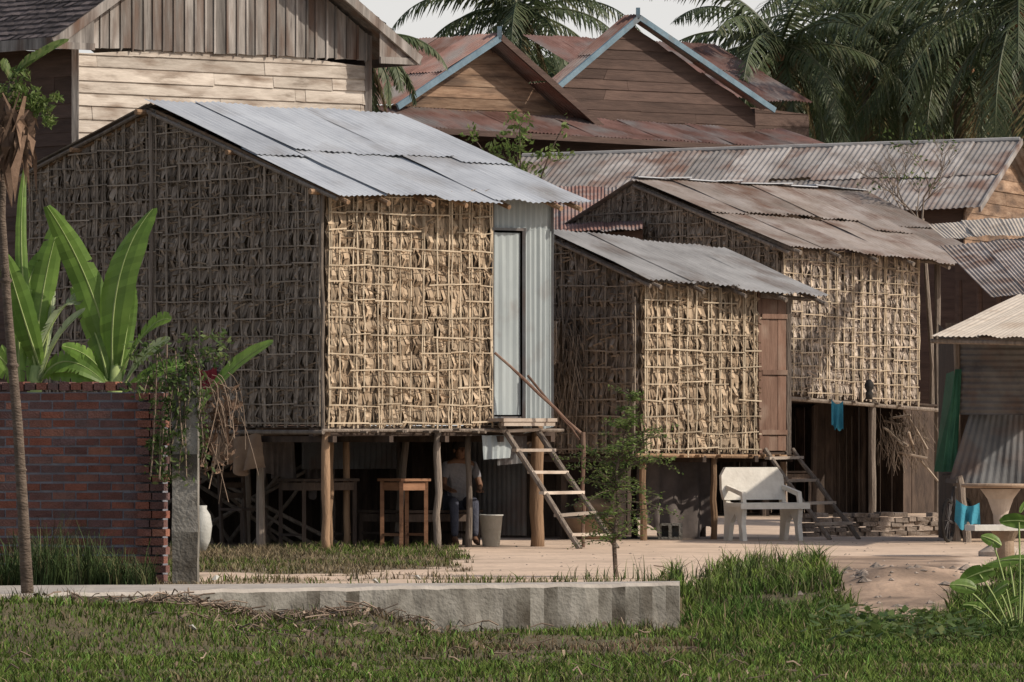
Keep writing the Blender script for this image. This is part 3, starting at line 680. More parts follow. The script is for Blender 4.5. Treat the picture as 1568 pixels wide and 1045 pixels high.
# =====================================================================
# HUT 2
L2=frame(1.572,80,42); h2=empty('stilt_hut'); F2=1.1
def g2(v): return 3.2+.62*v/1.6 if v<1.6 else 3.82-.5*(v-1.6)/1.5
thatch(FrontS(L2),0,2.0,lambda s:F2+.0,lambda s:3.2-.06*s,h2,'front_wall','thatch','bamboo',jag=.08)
thatch(GabS(L2),0,3.1,lambda s:F2,g2,h2,'gable_wall','thatch_dark','bamboo_d')
mb=MB(); mb.quad(L2(2.55,0,F2),L2(2.55,3.1,F2),L2(2.55,3.1,3.1),L2(2.55,0,3.0)); mb.quad(L2(0,3.1,F2),L2(0,3.1,3.3),L2(2.55,3.1,3.1),L2(2.55,3.1,F2)); mb.obj('rear_walls','thback',h2)
mb=MB()
for a,b in ((2.06,2.2),(2.205,2.35),(2.355,2.5)): slab(mb,FrontS(L2),[(a,F2),(b,F2),(b,3.0),(a,3.0)],-.03,.01+U(0,.006))
for z in (1.3,2.05,2.75): slab(mb,FrontS(L2),[(2.06,z),(2.5,z),(2.5,z+.06),(2.06,z+.06)],.018,.035)
mb.obj('door','doorwood',h2)
mb=MB(); mb.beam(L2(2.03,-.02,F2-.1),L2(2.0,-.02,3.08),.05,.05,1); mb.beam(L2(2.54,-.02,F2-.1),L2(2.54,-.02,3.0),.06,.06,0); mb.beam(L2(2.0,-.02,3.04),L2(2.55,-.02,3.0),.05,.05,0)
mb.obj('door_frame',['post_grey','doorwood'],h2)
mb=MB(); roof(mb,L2(-.15,-.35,3.20),L2(3.0,-.35,3.0),L2(-.15,1.6,3.86),L2(3.0,1.6,3.66),.8,1,jit=.08); mb.obj('front_roof','metal_mid',h2)
mb=MB(); roof(mb,L2(-.15,3.4,3.26),L2(3.0,3.4,3.1),L2(-.15,1.6,3.85),L2(3.0,1.6,3.65),.8,1); mb.obj('rear_roof','metal_old',h2)
mb=MB()
for u in (-.05,.7,1.4,2.1,2.8): mb.pole(L2(u,-.42,3.1-.06*u),L2(u,1.6,3.76-.06*u),.028)
mb.pole(L2(-.2,0,3.17),L2(2.95,0,3.0),.03); mb.pole(L2(-.1,-.3,3.12),L2(-.1,1.6,3.76),.025)
mb.obj('rafters','post_grey',h2)
mb=MB()
for i in range(12): mb.box(L2(1.27,.12+i*.25,F2-.03),L2.u*1.27,L2.v*.12,V((0,0,.012)))
for u in (.1,1.0,1.9,2.5): mb.beam(L2(u,-.1,F2-.1),L2(u,3.1,F2-.1),.06,.08)
mb.obj('floor','dark',h2)
mb=MB(); mb.pole(L2(-.1,-.05,F2-.05),L2(2.65,-.05,F2-.08),.03)
for u,v in ((.1,.05),(1.3,.05),(2.5,.05)): mb.pole(L2(u,v,-.1),L2(u,v,F2),.045)
for i in range(7): u=U(0,2.4); mb.pole(L2(u,-.15,F2-.06),L2(u,.3,F2-.06),.02,.02,0,.003,5,2)
mb.obj('front_posts','post',h2)
mb=MB()
for u,v in ((.1,1.5),(1.3,1.5),(2.5,1.5),(.1,3),(1.3,3),(2.5,3)): mb.pole(L2(u,v,-.1),L2(u,v,F2),.045)
boards_v(mb,lambda s,z,o:L2(s,2.9-o,z),-.6,2.6,lambda s:0,lambda s:1.1,.2)  # dark boards added behind the posts as backdrop for the under-floor gloom
mb.obj('rear_posts','dark',h2)
cloth('hanging_cloth',L2(.5,.6,1.05),L2(1.75,.6,1.04),.95,'cloth_grey',4,.05)
ladder('wooden_ladder',L2(2.28,-.1,F2+.02),L2(2.45,-1.1,0),L2.u*.24,4,r=.03)
thatch(lambda s,z,o:L2(-.5-o,s+.9,z),0,1.6,lambda s:2.2,lambda s:2.7,h2,'side_flap','thatch_dark','bamboo_d')
mb=MB()
for i in range(160):
    a=L2(-.15+U(-.05,.05),.9+U(0,.9),U(1.7,3.0)); mb.beam(a,a+V((U(-.1,.16),0,-U(.2,.6))),.02,.006)
mb.obj('loose_thatch','thatch_dark',h2)

# HUT 3
L3=frame(4.12,100,42); h3=empty('stilt_hut'); F3=1.92
def g3(v): return 4.2+1.02*v/3.23 if v<3.23 else 5.22-.72*(v-3.23)/1.7
sl3=-.055
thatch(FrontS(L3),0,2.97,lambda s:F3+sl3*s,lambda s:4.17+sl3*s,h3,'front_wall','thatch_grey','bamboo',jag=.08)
thatch(GabS(L3),0,4.9,lambda s:F3,g3,h3,'gable_wall','thatch_dark','bamboo_d')
mb=MB(); mb.quad(L3(3.55,.6,F3),L3(3.55,4.9,F3),L3(3.55,4.9,4.1),L3(3.55,.6,4.1)); mb.quad(L3(0,4.9,F3),L3(0,4.9,4.5),L3(3.55,4.9,4.3),L3(3.55,4.9,F3)); mb.quad(L3(2.97,1.2,F3),L3(3.55,1.2,F3),L3(3.55,1.2,4.3),L3(2.97,1.2,4.3)); mb.obj('rear_walls','thback',h3)
mb=MB(); roof(mb,L3(-.15,-.4,4.14),L3(4.6,-.4,3.9),L3(-.15,3.23,5.28),L3(5.0,3.23,5.2),.8,2,jit=.1,lift=.03); mb.obj('front_roof','rustlt',h3)
mb=MB(); roof(mb,L3(-.15,5.2,4.42),L3(4.9,5.2,4.3),L3(-.15,3.23,5.26),L3(5.0,3.23,5.15),.8,1); mb.obj('rear_roof','metal_old',h3)
mb=MB()
for i in range(9):
    u=-.1+i*.56; mb.box(L3(u+.27,3.2,5.31-.016*u+.02*(i%2)),L3.u*.3+V((0,0,U(-.015,.015))),L3.v*.15,V((0,0,.008)))
mb.obj('ridge_cap','metal',h3)
mb=MB()
for u in (-.05,.8,1.6,2.4,3.2,3.9): mb.pole(L3(u,-.5,4.05+sl3*u),L3(u,3.2,5.17+sl3*.3*u),.032)
mb.pole(L3(-.1,-.3,4.05),L3(-.1,3.2,5.18),.03); mb.pole(L3(-.2,0,4.14),L3(4.4,0,3.93),.035)
for i in range(6): u=i*.5; mb.pole(L3(u,-.15,F3-.06+sl3*u),L3(u,.4,F3-.06+sl3*u),.025,.02,0,.003,5,2)
mb.obj('rafters','post_grey',h3)
mb=MB()
for u,v in ((.12,.05),(2.0,.0),(3.5,.05)): mb.pole(L3(u,v,-.1),L3(u,v,F3 if u<3 else 4.0),.06)
mb.pole(L3(-.1,-.05,F3-.08),L3(3.6,-.05,F3-.28),.035)
mb.obj('front_posts','post_grey',h3)
mb=MB()
for i in range(16): mb.box(L3(1.77,.15+i*.3,F3-.1),L3.u*1.77+V((0,0,-.1)),L3.v*.14,V((0,0,.015)))
for u in (.1,1.2,2.3,3.4):
    for v in (1.6,3.2,4.8): mb.pole(L3(u,v,-.1),L3(u,v,F3-.2),.055)
boards_v(mb,lambda s,z,o:L3(s,4.6-o,z),-.5,4,lambda s:0,lambda s:1.8,.25)  # dark boards from here on added to keep the under-floor space dark
boards_v(mb,lambda s,z,o:L3(s,1.9-o,z),2.6,5.5,lambda s:0,lambda s:1.75,.25)
boards_v(mb,lambda s,z,o:L3(3.5,s,z),.8,4.6,lambda s:0,lambda s:1.8,.25)
boards_v(mb,lambda s,z,o:L3(-1.6,s,z),1,4.6,lambda s:0,lambda s:1.8,.25)
mb.obj('floor_and_rear_posts','dark',h3)
cloth('hanging_blue_cloth',P(1273,612,97.5),P(1291,614,97.5),.42,'cloth_blue',2,.03)
lathe_obj('hanging_pot',P(1331,612,99.5),[(0,0),(.05,.0),(.06,.1),(.04,.13),(.07,.18),(.07,.24),(.03,.3),(0,.31)],'rubber')  # small dark pot hung at the floor edge, not a lamp
table('wooden_table',L3,1.3,1.4,1.0,.6,.7,'dark')
mb=MB()
for i in range(10): 
    a=L3(U(2.5,3.3),U(-.2,.6),U(.9,1.7)); mb.pole(a,a+V((U(.1,.5),U(-.3,.3),U(-.7,.1))),.02,.02,0,.01,5,3)
for i in range(220):
    a=L3(U(2.5,3.4),U(0,.5),U(1.0,1.65)); mb.beam(a,a+V((U(-.1,.2),0,-U(.15,.45))),.025,.006)
mb.obj('firewood_bundle','thatch_dark')
def bicycle(name,c,d,s=1.0):
    e=empty(name); d=V(d).normalized(); z=V((0,0,1))
    def ring(c0,r,t,n=22):
        pts=[c0+d*math.cos(a)*r+z*math.sin(a)*r for a in [2*math.pi*i/n for i in range(n+1)]]; mb.tube(pts,t,5,0,False)
    mb=MB(); w1=c+z*.33*s; w2=w1+d*1.05*s; ring(w1,.31*s,.022); ring(w2,.31*s,.022); mb.obj('tyres','rubber',e)
    mb=MB()
    for w in (w1,w2):
        for i in range(10): a=math.pi*i/5; mb.tube([w,w+d*math.cos(a)*.3*s+z*math.sin(a)*.3*s],.004,3)
    bb=w1+d*.45*s-z*.05; st=w1+d*.3*s+z*.5*s; hd=w2-d*.15*s+z*.5*s
    for a,b in ((w1,bb),(w1,st),(bb,st),(bb,hd),(st,hd),(hd,w2),(hd,hd+z*.15)): mb.tube([a,b],.016,6)
    sd=V((d.y,-d.x,0)); mb.tube([hd+z*.15-sd*.25-d*.1,hd+z*.17,hd+z*.15+sd*.25-d*.1],.012,6); mb.box(st+z*.08,d*.12,sd*.07,z*.025); mb.obj('frame','steel',e)
bicycle('bicycle',G(1452,831),(.35,1,0),.8)

mb=MB()
a=G(1226,822); b=G(1452,820)
for r in range(5):
    s=0; L=(b-a).length; d=(b-a).normalized(); n=V((d.y,-d.x,0))
    while s<L:
        l=U(.1,.24); h=.06
        if r==4 and R()<.35: s+=l; continue
        c=a+d*(s+l/2)+V((0,0,.03+r*h+U(-.008,.008)))+n*U(-.02,.03)
        q=[c+d*sx*l*.48*U(.85,1)+n*sy*.1*U(.8,1)+V((0,0,sz*h*.5*U(.75,1.05))) for sz in(-1,1) for sx,sy in((-1,-1),(1,-1),(1,1),(-1,1))]
        mb.hexa(q); s+=l
mb.obj('low_stone_wall','stone')
mb=MB(); c=G(1026,826)
for dx in (-.13,0,.13): mb.box(c+V((dx,0,.1)),V((.022,0,0)),V((0,.08,0)),V((0,0,.1)))
mb.box(c+V((0,0,.015)),V((.15,0,0)),V((0,.078,0)),V((0,0,.015))); mb.box(c+V((0,0,.185)),V((.15,0,0)),V((0,.078,0)),V((0,0,.015))); mb.box(c+V((0,.07,.1)),V((.15,0,0)),V((0,.01,0)),V((0,0,.09)))
mb.obj('concrete_block','concrete')
# bench
bo=G(1112,828); LB=frame(bo.x,bo.y,26); be=empty('concrete_bench'); mb=MB()
mb.box(LB(.42,-.28,.44),LB.u*.48,LB.v*.2,V((0,0,.025))); mb.box(LB(.42,-.49,.425),LB.u*.48,LB.v*.015,V((0,0,.035))); mb.obj('seat','bench',be)
mb=MB()
q=[(0.0,.5,.42),(.03,.62,.44),(.06,.8,.43),(.08,.9,.36)]
for (v0,z0,w0),(v1,z1,w1) in zip(q,q[1:]):
    mb.hexa([LB(.38-w0,v0-.03,z0),LB(.38+w0,v0-.03,z0),LB(.38+w0,v0+.03,z0),LB(.38-w0,v0+.03,z0),LB(.38-w1,v1-.03,z1),LB(.38+w1,v1-.03,z1),LB(.38+w1,v1+.03,z1),LB(.38-w1,v1+.03,z1)])
mb.obj('backrest','bench',be); mb=MB()
for u in (.02,.8):
    Sx=lambda s,z,o,u=u:LB(u+o,s,z)
    slab(mb,Sx,[(-.46,.0),(-.37,.0),(-.34,.2),(-.24,.33),(-.12,.22),(-.07,0),(.05,0),(.03,.3),(.08,.62),(.03,.62),(-.02,.47),(-.4,.45),(-.45,.4),(-.42,.2)],-.03,.03)
    slab(mb,Sx,[(-.42,.6),(-.0,.68),(.0,.63),(-.38,.55),(-.40,.45),(-.45,.45)],-.025,.025)
mb.obj('leg_arm_frames','bench',be)
te=empty('concrete_garden_table'); c=G(1532,852); mb=MB(); mb.lathe(c,[(0,.74),(.36,.74),(.42,.75),(.43,.77),(.42,.785),(0,.79)],28); mb.obj('top','clay',te)
mb=MB(); mb.lathe(c,[(.24,0),(.24,.05),(.13,.12),(.07,.3),(.08,.45),(.14,.62),(.22,.73),(0,.742)],20); mb.obj('pedestal','thatch_grey',te)
c2=G(1540,872); st=empty('concrete_stool'); mb=MB(); mb.lathe(c2,[(.15,0),(.15,.04),(.09,.1),(.08,.28),(.15,.38),(.0,.385)],18); mb.obj('base','clay',st); mb=MB(); mb.box(c2+V((-.1,0,.41)),V((.26,.08,0)),V((-.04,.14,0)),V((0,0,.028))); mb.obj('seat','bench',st)

# =====================================================================
# SHED right
sh=empty('metal_shed')
mb=MB(); e0=P(1426,516,78);e1=P(1720,522,75.5);r0=P(1560,452,84);r1=P(1850,452,82)
roof(mb,e0,e1,r0,r1,.8,1,jit=.03,amp=.007); mb.obj('roof','cream',sh)
w0=P(1464,520,79.5); w1=P(1760,520,77.5); dd=(w1-w0).normalized()
mb=MB()
for i,(z0,z1) in enumerate(((1.55,2.1),(2.05,2.5))):
    p=lambda s,z,o:V((w0.x,w0.y,z))+dd*s+V((0,-o,0))
    corr(mb,p(0,z0,.02*(1-i)),p(0,z1,.02*(1-i)),p(2.4,z0,.02*(1-i)),p(2.4,z1,.02*(1-i)),.075,.01)
mb.obj('upper_wall','shed',sh)
mb=MB()
corr(mb,V((w0.x-.12,w0.y-.35,.72)),V((w0.x+1.0,w0.y-.4,.66)),V((w0.x+.18,w0.y-.02,1.62)),V((w0.x+1.0,w0.y-.05,1.6)),.09,.006,wob=.035)
corr(mb,V((w0.x+.9,w0.y-.42,.64)),V((w0.x+2.2,w0.y-.5,.6)),V((w0.x+.9,w0.y-.06,1.62)),V((w0.x+2.2,w0.y-.1,1.6)),.09,.006,wob=.035)
mb.obj('lower_flap','shed2',sh)
mb=MB(); corr(mb,V((w0.x-.18,w0.y-.1,.85)),V((w0.x-.0,w0.y-.1,.85)),V((w0.x-.02,w0.y-.1,2.1)),V((w0.x+.06,w0.y-.1,2.1)),.075,.008)
mb.quad(V((w0.x-.25,w0.y+.3,.85)),V((w0.x+.0,w0.y-.12,.85)),V((w0.x+.02,w0.y-.12,2.1)),V((w0.x-.1,w0.y+.3,2.05))); mb.obj('green_side','green',sh)
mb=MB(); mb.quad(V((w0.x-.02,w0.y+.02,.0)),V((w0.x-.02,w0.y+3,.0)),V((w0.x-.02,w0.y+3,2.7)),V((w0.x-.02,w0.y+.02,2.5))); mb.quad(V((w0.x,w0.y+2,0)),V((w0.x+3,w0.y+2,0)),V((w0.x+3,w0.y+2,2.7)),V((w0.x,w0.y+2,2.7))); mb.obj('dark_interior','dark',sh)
mb=MB()
for dx,dy in ((.0,0),(.6,.2),(1.4,0),(2.2,0)): mb.pole(V((w0.x+dx,w0.y+dy-.05,-.1)),V((w0.x+dx,w0.y+dy-.05,2.5)),.05)
mb.pole(V((w0.x+.1,w0.y-.6,-.05)),V((w0.x-.0,w0.y-.5,.8)),.06,.05)
mb.pole(e0+V((0,.1,-.05)),e1+V((0,.1,-.05)),.03,.03)
mb.obj('posts','post_grey',sh)
cloth('blue_tarp',P(1464,765,77.5),P(1500,770,77.5),.28,'cloth_blue',2,.05)

# =====================================================================
# HOUSE A
HA=empty('wooden_house'); LA=frame(-6.37,95,40); WA=5.43; SA=FrontS(LA); mid=WA/2-.05
def gA(s): return 7.15+.64*(mid+.35-abs(s-mid))+.0
mb=MB(); boards_h(mb,SA,0,WA,1.9,lambda s:7.0,.19,jog=1.6,lap=.03); mb.obj('lower_boards','whiteboard',HA)
mb=MB(); boards_v(mb,lambda s,z,o:SA(s,z,o+.05),-.0,WA,lambda s:6.95,gA,.2,battens=True); mb.obj('gable_boards','greyboard',HA)
mb=MB(); mb.beam(LA(-.02,-.03,1.9),LA(-.02,-.03,7.3),.1,.1); mb.beam(LA(WA+.03,-.03,1.9),LA(WA+.03,-.03,7.3),.1,.1); mb.obj('corner_posts','greyboard',HA)
mb=MB(); boards_h(mb,lambda s,z,o:LA(-o,s,z),0,7,1.9,lambda s:7.1,.2); mb.obj('side_boards','darkboard',HA)
mb=MB(); mb.quad(LA(WA,0,0),LA(WA,7,0),LA(WA,7,7),LA(WA,0,7)); mb.quad(LA(0,7,0),LA(WA,7,0),LA(WA,7,7),LA(0,7,7)); boards_v(mb,SA,0,WA,lambda s:0,lambda s:1.95,.3); mb.obj('rear_walls','darkboard',HA)
mb=MB(); zr=gA(mid)+.1
def slopeT(side):
    u_e=mid+side*(mid+.75); z_e=zr-.64*(mid+.75)
    for r in range(26):
        t0=r/26;t1=(r+1.25)/26
        for c_ in range(34):
            v0=-.5+c_*.22; w_=U(-.01,.01)
            a=LA(u_e+(mid-u_e)*t0,v0,z_e+(zr-z_e)*t0+.05+w_); b=LA(u_e+(mid-u_e)*t0,v0+.2,z_e+(zr-z_e)*t0+.05-w_)
            c=LA(u_e+(mid-u_e)*t1,v0+.2,z_e+(zr-z_e)*t1+.02); d_=LA(u_e+(mid-u_e)*t1,v0,z_e+(zr-z_e)*t1+.02)
            mb.quad(a,b,c,d_)
            mb.quad(a-V((0,0,.03)),b-V((0,0,.03)),b,a)
slopeT(-1); slopeT(1); mb.obj('tile_roof','tile',HA)
mb=MB()
for side in (-1,1):
    u_e=mid+side*(mid+.75); z_e=zr-.64*(mid+.75)
    mb.beam(LA(u_e,-.5,z_e-.06),LA(mid,-.5,zr-.06),.05,.14); mb.beam(LA(u_e,-.5,z_e-.05),LA(u_e,7,z_e-.05),.05,.16)
    mb.quad(LA(u_e,-.45,z_e-.02),LA(u_e,7,z_e-.02),LA(mid,7,zr-.02),LA(mid,-.45,zr-.02))
    mb.beam(LA(u_e,-.47,z_e-.08),LA(mid+side*mid,-.47,z_e-.08),.04,.1)
    mb.add([LA(u_e-side*.05,-.46,z_e-.08),LA(mid+side*mid,-.46,z_e-.08),LA(mid+side*mid,-.46,z_e+.4)],[(0,1,2)])
mb.obj('barge_boards','greyboard',HA)

def gable_house(name,apx,apy,d,deg,hl,hr,zl,zr_,depth,mw,mr,mbarge,zbase=2.0,ov=.45):
    e=empty(name); ap=P(apx,apy,d); L=frame(ap.x,ap.y,deg); za=ap.z
    f=lambda s:(za-.12)-(za-zl)*(-s)/hl if s<0 else (za-.12)-(za-zr_)*s/hr
    mb=MB(); boards_h(mb,lambda s,z,o:L(s,ov-o,z),-hl*.93,hr*.93,zbase,f,.2); mb.obj('gable_boards',mw,e)
    mb=MB(); mb.quad(L(-hl*.93,ov,zbase),L(-hl*.93,depth+ov,zbase),L(-hl*.93,depth+ov,zl),L(-hl*.93,ov,zl)); mb.quad(L(hr*.93,ov,zbase),L(hr*.93,depth+ov,zbase),L(hr*.93,depth+ov,zr_),L(hr*.93,ov,zr_)); mb.obj('side_walls','darkboard',e)
    mb=MB(); roof(mb,L(-hl,depth,zl),L(-hl,0,zl),L(0,depth,za),L(0,0,za),.8,2,jit=.03,amp=.015); roof(mb,L(hr,0,zr_),L(hr,depth,zr_),L(0,0,za),L(0,depth,za),.8,2,jit=.03,amp=.015); mb.obj('roof',mr,e)
    mb=MB(); mb.beam(L(-hl,-.02,zl-.04),L(0,-.02,za-.04),.05,.11); mb.beam(L(hr,-.02,zr_-.04),L(0,-.02,za-.04),.05,.11,1)
    mb.obj('barge_boards',[mbarge,mbarge if apx>900 else 'darkboard'],e)
    mb=MB(); mb.box(L(0,.02,za+.05),V((.04,0,0)),V((0,.1,0)),V((0,0,.1))); mb.obj('finial','blue',e)
    return e,L
B,LBh=gable_house('wooden_house',766,54,115,40,2.35,2.45,7.0,6.72,3.5,'brownboard','rust','blue')
mb=MB(); roof(mb,LBh(-2.6,-.9,6.55),LBh(5.6,-.9,6.45),LBh(-2.6,.45,7.0),LBh(5.6,.45,6.85),.8,1,amp=.015); mb.obj('skirt_roof','rust',B)
mb=MB(); boards_h(mb,lambda s,z,o:LBh(s,.35-o,z),-2.4,5.6,2.0,lambda s:6.6,.22); mb.obj('lower_wall','darkboard',B)
mb=MB(); mb.beam(LBh(-2.6,-.92,6.52),LBh(5.6,-.92,6.4),.04,.1); mb.obj('skirt_fascia','darkboard',B)
C_,LC=gable_house('wooden_house',978,24,128,40,2.35,3.6,7.85,7.75,.42,'darkboard','rust','blue',ov=.3)  # dark gable boards put the deep overhang's shade into the colour
mb=MB(); roof(mb,LC(-2.0,-.9,6.75),LC(4.2,-.9,7.0),LC(-2.0,.45,7.1),LC(4.2,.45,7.35),.8,1,amp=.015); mb.obj('skirt_roof','rust',C_)
mb=MB(); roof(mb,LC(.8,1.5,8.0),LC(6,1.5,8.0),LC(.8,4.5,9.3),LC(6,4.5,9.3),.8,2,amp=.015); mb.obj('cross_roof','rust',C_)
mb=MB(); boards_h(mb,lambda s,z,o:LC(s,1.6-o,z),-2,6,2.0,lambda s:7.9,.25); mb.obj('rear_wall_boards','darkboard',C_)

# LONG ROOF D
D_=empty('long_metal_roofed_house')
rl=P(800,242,114); rr=P(1562,217,111.5); dr=(rr-rl).normalized(); un=V((dr.y,-dr.x,0)).normalized()
mb=MB(); roof(mb,rl+un*3.4+V((0,0,-1.25)),rr+un*3.4+V((0,0,-1.25)),rl,rr,.8,2,amp=.009,pitch=.1,jit=.06)
roof(mb,rr-un*3.4+V((0,0,-1.25)),rl-un*3.4+V((0,0,-1.25)),rr,rl,.8,1,amp=.012,pitch=.12); mb.obj('roof','metal_old',D_)
mb=MB(); mb.tube([rl+V((0,0,.03)),rr+V((0,0,.03))],.05,8); mb.obj('ridge_cap','metal_mid',D_)
mb=MB(); bp=rr-dr*.3
boards_h(mb,lambda s,z,o:V((bp.x,bp.y,z))-un*s+dr*o,-3.1,3.1,1,lambda s:rr.z-.08-.367*abs(s),.22); mb.obj('gable_boards','brownboard',D_)
mb=MB(); a=rl+un*3.0; b=rr+un*3.0-dr*.3; mb.quad(V((a.x,a.y,0)),V((b.x,b.y,0)),V((b.x,b.y,b.z-1.15)),V((a.x,a.y,a.z-1.15))); mb.obj('side_wall','darkboard',D_)
mb=MB(); mb.beam(rr+un*3.4+V((0,0,-1.27))+dr*.03,rr+dr*.03,.04,.1); mb.obj('barge_board','metal_old',D_)

sr=empty('rust_roofed_outbuilding'); mb=MB(); roof(mb,P(800,362,103),P(985,350,101),P(800,286,110),P(985,288,108),.8,1,amp=.008); mb.obj('roof','rust',sr)
mb=MB(); a=P(800,365,103);b=P(985,352,101); mb.quad(V((a.x,a.y+.3,0)),V((b.x,b.y+.3,0)),b+V((0,.3,0)),a+V((0,.3,0))); mb.obj('wall','darkboard',sr)
ob=empty('metal_roofed_outbuilding'); mb=MB()
roof(mb,P(1518,455,92),P(1760,440,89),P(1440,378,98),P(1700,352,96),.8,1,jit=.04,amp=.007); mb.obj('roof','rustlt',ob)
mb=MB(); roof(mb,P(1446,366,98.5),P(1700,356,95),P(1420,344,101),P(1700,325,98),.8,1,amp=.005); mb.obj('upper_roof','cream',ob)
mb=MB(); a=P(1462,455,97);b=P(1760,455,94); mb.quad(V((a.x,a.y,0)),V((b.x,b.y,0)),b+V((0,0,.8)),a+V((0,0,.5)))
for x in (1470,1500,1530): p=P(x,460,95.5); mb.pole(V((p.x,p.y,0)),p+V((0,0,.3)),.05)
mb.obj('wall','darkboard',ob)

# =====================================================================
# VEGETATION
def palm(name,px,py,d,fl=4.0,nf=26,dry=.12,lean=0.0,emin=-50,emax=80):
    e=empty(name); c=P(px,py,d); b=V((c.x+lean,c.y,-.1)); mb=MB()
    pts=bez(b,V((b.x+(c.x-b.x)*.2,c.y,c.z*.5)),c,14); mb.tube(pts,[.2-.07*i/14 for i in range(15)],9); mb.obj('trunk','bark',e)
    for mi,sel in (('palm',0),('palmdry',1)):
        mb=MB(); cnt=nf if sel==0 else max(2,int(nf*dry))
        for k in range(cnt):
            az=k*2.39996+U(-.3,.3); el=math.radians(emin+(emax-emin)*((k+.5)/cnt)) if sel==0 else math.radians(U(-75,-45))
            L=fl*U(.8,1.08); n=26; pos=c.copy(); hd=V((math.cos(az),math.sin(az),0)); pts=[]; ang=el
            for i in range(n+1):
                pts.append(pos.copy()); pos=pos+(hd*math.cos(ang)+V((0,0,1))*math.sin(ang))*(L/n); ang-=math.radians(U(2.0,3.6)*(1.2 if sel==0 else .5))*(.5+i/n)
                ang=max(ang,math.radians(-88))
            mb.tube(pts,[.035*(1-.85*i/n) for i in range(n+1)],4)
            sd0=V((-hd.y,hd.x,0)); 
            for i in range(3,n*2):
                t=i/(n*2); p=pts[int(t*n)].lerp(pts[min(n,int(t*n)+1)],(t*n)%1); tg=(pts[min(n,int(t*n)+1)]-pts[int(t*n)]).normalized()
                ll=fl*.2*(math.sin(math.pi*min(1,t*.85+.12))**.6)*U(.8,1.1)
                for s_ in (-1,1):
                    if R()<.06: continue
                    dv=(sd0*s_*U(.7,1)+tg*.55+V((0,0,-U(.25,.9)))).normalized(); w=tg*.026
                    m_=p+dv*ll*.55; tip=m_+(dv+V((0,0,-.5))).normalized()*ll*.45
                    mb.add([p-w,p+w,m_+w*.9,m_-w*.9,tip],[(0,1,2,3),(3,2,4)])
        mb.obj('fronds' if sel==0 else 'dry_fronds',mi,e)
    mb=MB()
    for k in range(7): a=U(0,6.28); mb.lathe(c+V((math.cos(a)*.25,math.sin(a)*.25,-.35+U(-.1,.1))),[(0,-.13),(.1,-.07),(.12,0),(.09,.08),(0,.12)],8)
    mb.obj('coconuts','brownwood',e,True)
palm('coconut_palm',800,18,150,3.5,26,emin=-45,emax=60)
palm('coconut_palm',548,62,112,1.7,16,emin=-60,emax=30)
palm('coconut_palm',1195,70,136,3.4,26,emin=-50,emax=60)
palm('coconut_palm',1330,35,140,4.2,30,emin=-60,emax=70)
palm('coconut_palm',1470,80,138,4.4,32,emin=-60,emax=75)
palm('coconut_palm',1560,10,133,4.4,28,emin=-60,emax=70)
palm('coconut_palm',1400,140,142,3.6,24,emin=-40,emax=80)
def leaves(mb,cen,rad,n,size,shell=.0,m=0,droop=.3):
    for _ in range(n):
        while True:
            q=V((U(-1,1),U(-1,1),U(-1,1)))
            if q.length<=1 and q.length>=shell: break
        p=V(cen)+V((q.x*rad[0],q.y*rad[1],q.z*rad[2])); s=size*U(.6,1.3)
        a=V((U(-1,1),U(-1,1),U(-.8,.4)-droop)).normalized(); b=a.cross(V((U(-1,1),U(-1,1),U(-1,1)))).normalized(); c=a.cross(b)
        mb.add([p-a*s,p+b*s*.42+c*s*.1,p+a*s,p-b*s*.42+c*s*.1],[(0,1,2),(0,2,3)],m)
def tree(name,base,top,clumps,leaf_n,size,m='leafdk',tr=.15):
    e=empty(name); mb=MB(); base=V(base); top=V(top); mb.tube(bez(base,(base+top)/2+V((U(-.2,.2),0,0)),top,8),[tr*(1-.5*i/8) for i in range(9)],8)
    for c,r in clumps: mb.tube(bez(top-V((0,0,(top.z-base.z)*U(.1,.4))),(top+c)/2-V((0,0,.1)),c,6),[tr*.5*(1-.12*i) for i in range(7)],5)
    mb.obj('trunk_and_limbs','bark',e); mb=MB()
    for c,r in clumps: leaves(mb,c,r,int(leaf_n*r[0]*r[2]),size)
    mb.obj('foliage',m,e); return e
for (x0,x1,y0,y1,d,nc) in ((1080,1300,130,230,150,12),(1250,1600,90,230,156,26),(640,980,95,200,165,14)):
    cl=[(P(U(x0,x1),U(y0,y1),d+U(-3,3)),(U(.9,1.6),U(.9,1.5),U(.6,1.0))) for _ in range(nc)]
    cx=(x0+x1)/2; tree('broadleaf_tree',P(cx,HY,d)-V((0,0,HC)),P(cx,(y0+y1)/2+40,d),cl,420,.16,tr=.25)
cl=[(P(795,185,86),(.22,.2,.16)),(P(790,215,86),(.25,.2,.22)),(P(720,205,86),(.12,.1,.15)),(P(845,235,86),(.3,.2,.12)),(P(770,235,86),(.3,.2,.18)),(P(865,190,86),(.05,.05,.2)),(P(800,265,86),(.4,.2,.15))]
e=tree('leafy_shrub',P(800,HY,86)-V((0,0,HC)),P(800,270,86),cl,1700,.05,'leaflt',.04)
def branchy(mb,p,d,l,r,dep):
    q=p+d*l; mid=(p+q)/2+V((U(-.06,.06),U(-.06,.06),U(-.04,.04)))*l*2; mb.tube([p,mid,q],[r,r*.85,r*.7],5)
    if dep>0:
        for _ in range(random.choice((2,3))):
            nd=(d+V((U(-.8,.8),U(-.6,.6),U(-.3,.5)))).normalized(); branchy(mb,q.lerp(p,U(0,.4)),nd,l*U(.6,.85),r*.62,dep-1)
bt_=empty('bare_tree'); mb=MB(); b0=P(1425,HY,105)-V((0,0,HC)); t0=P(1412,335,105); mb.tube([b0,(b0+t0)/2+V((.1,0,0)),t0],[.06,.045,.035],7)
for k in range(5): branchy(mb,t0+V((0,0,-.1*k)),V((U(-.9,.5),U(-.3,.3),U(.4,.9))).normalized(),.62,.018,4)
mb.obj('branches','post_grey',bt_); mb=MB()
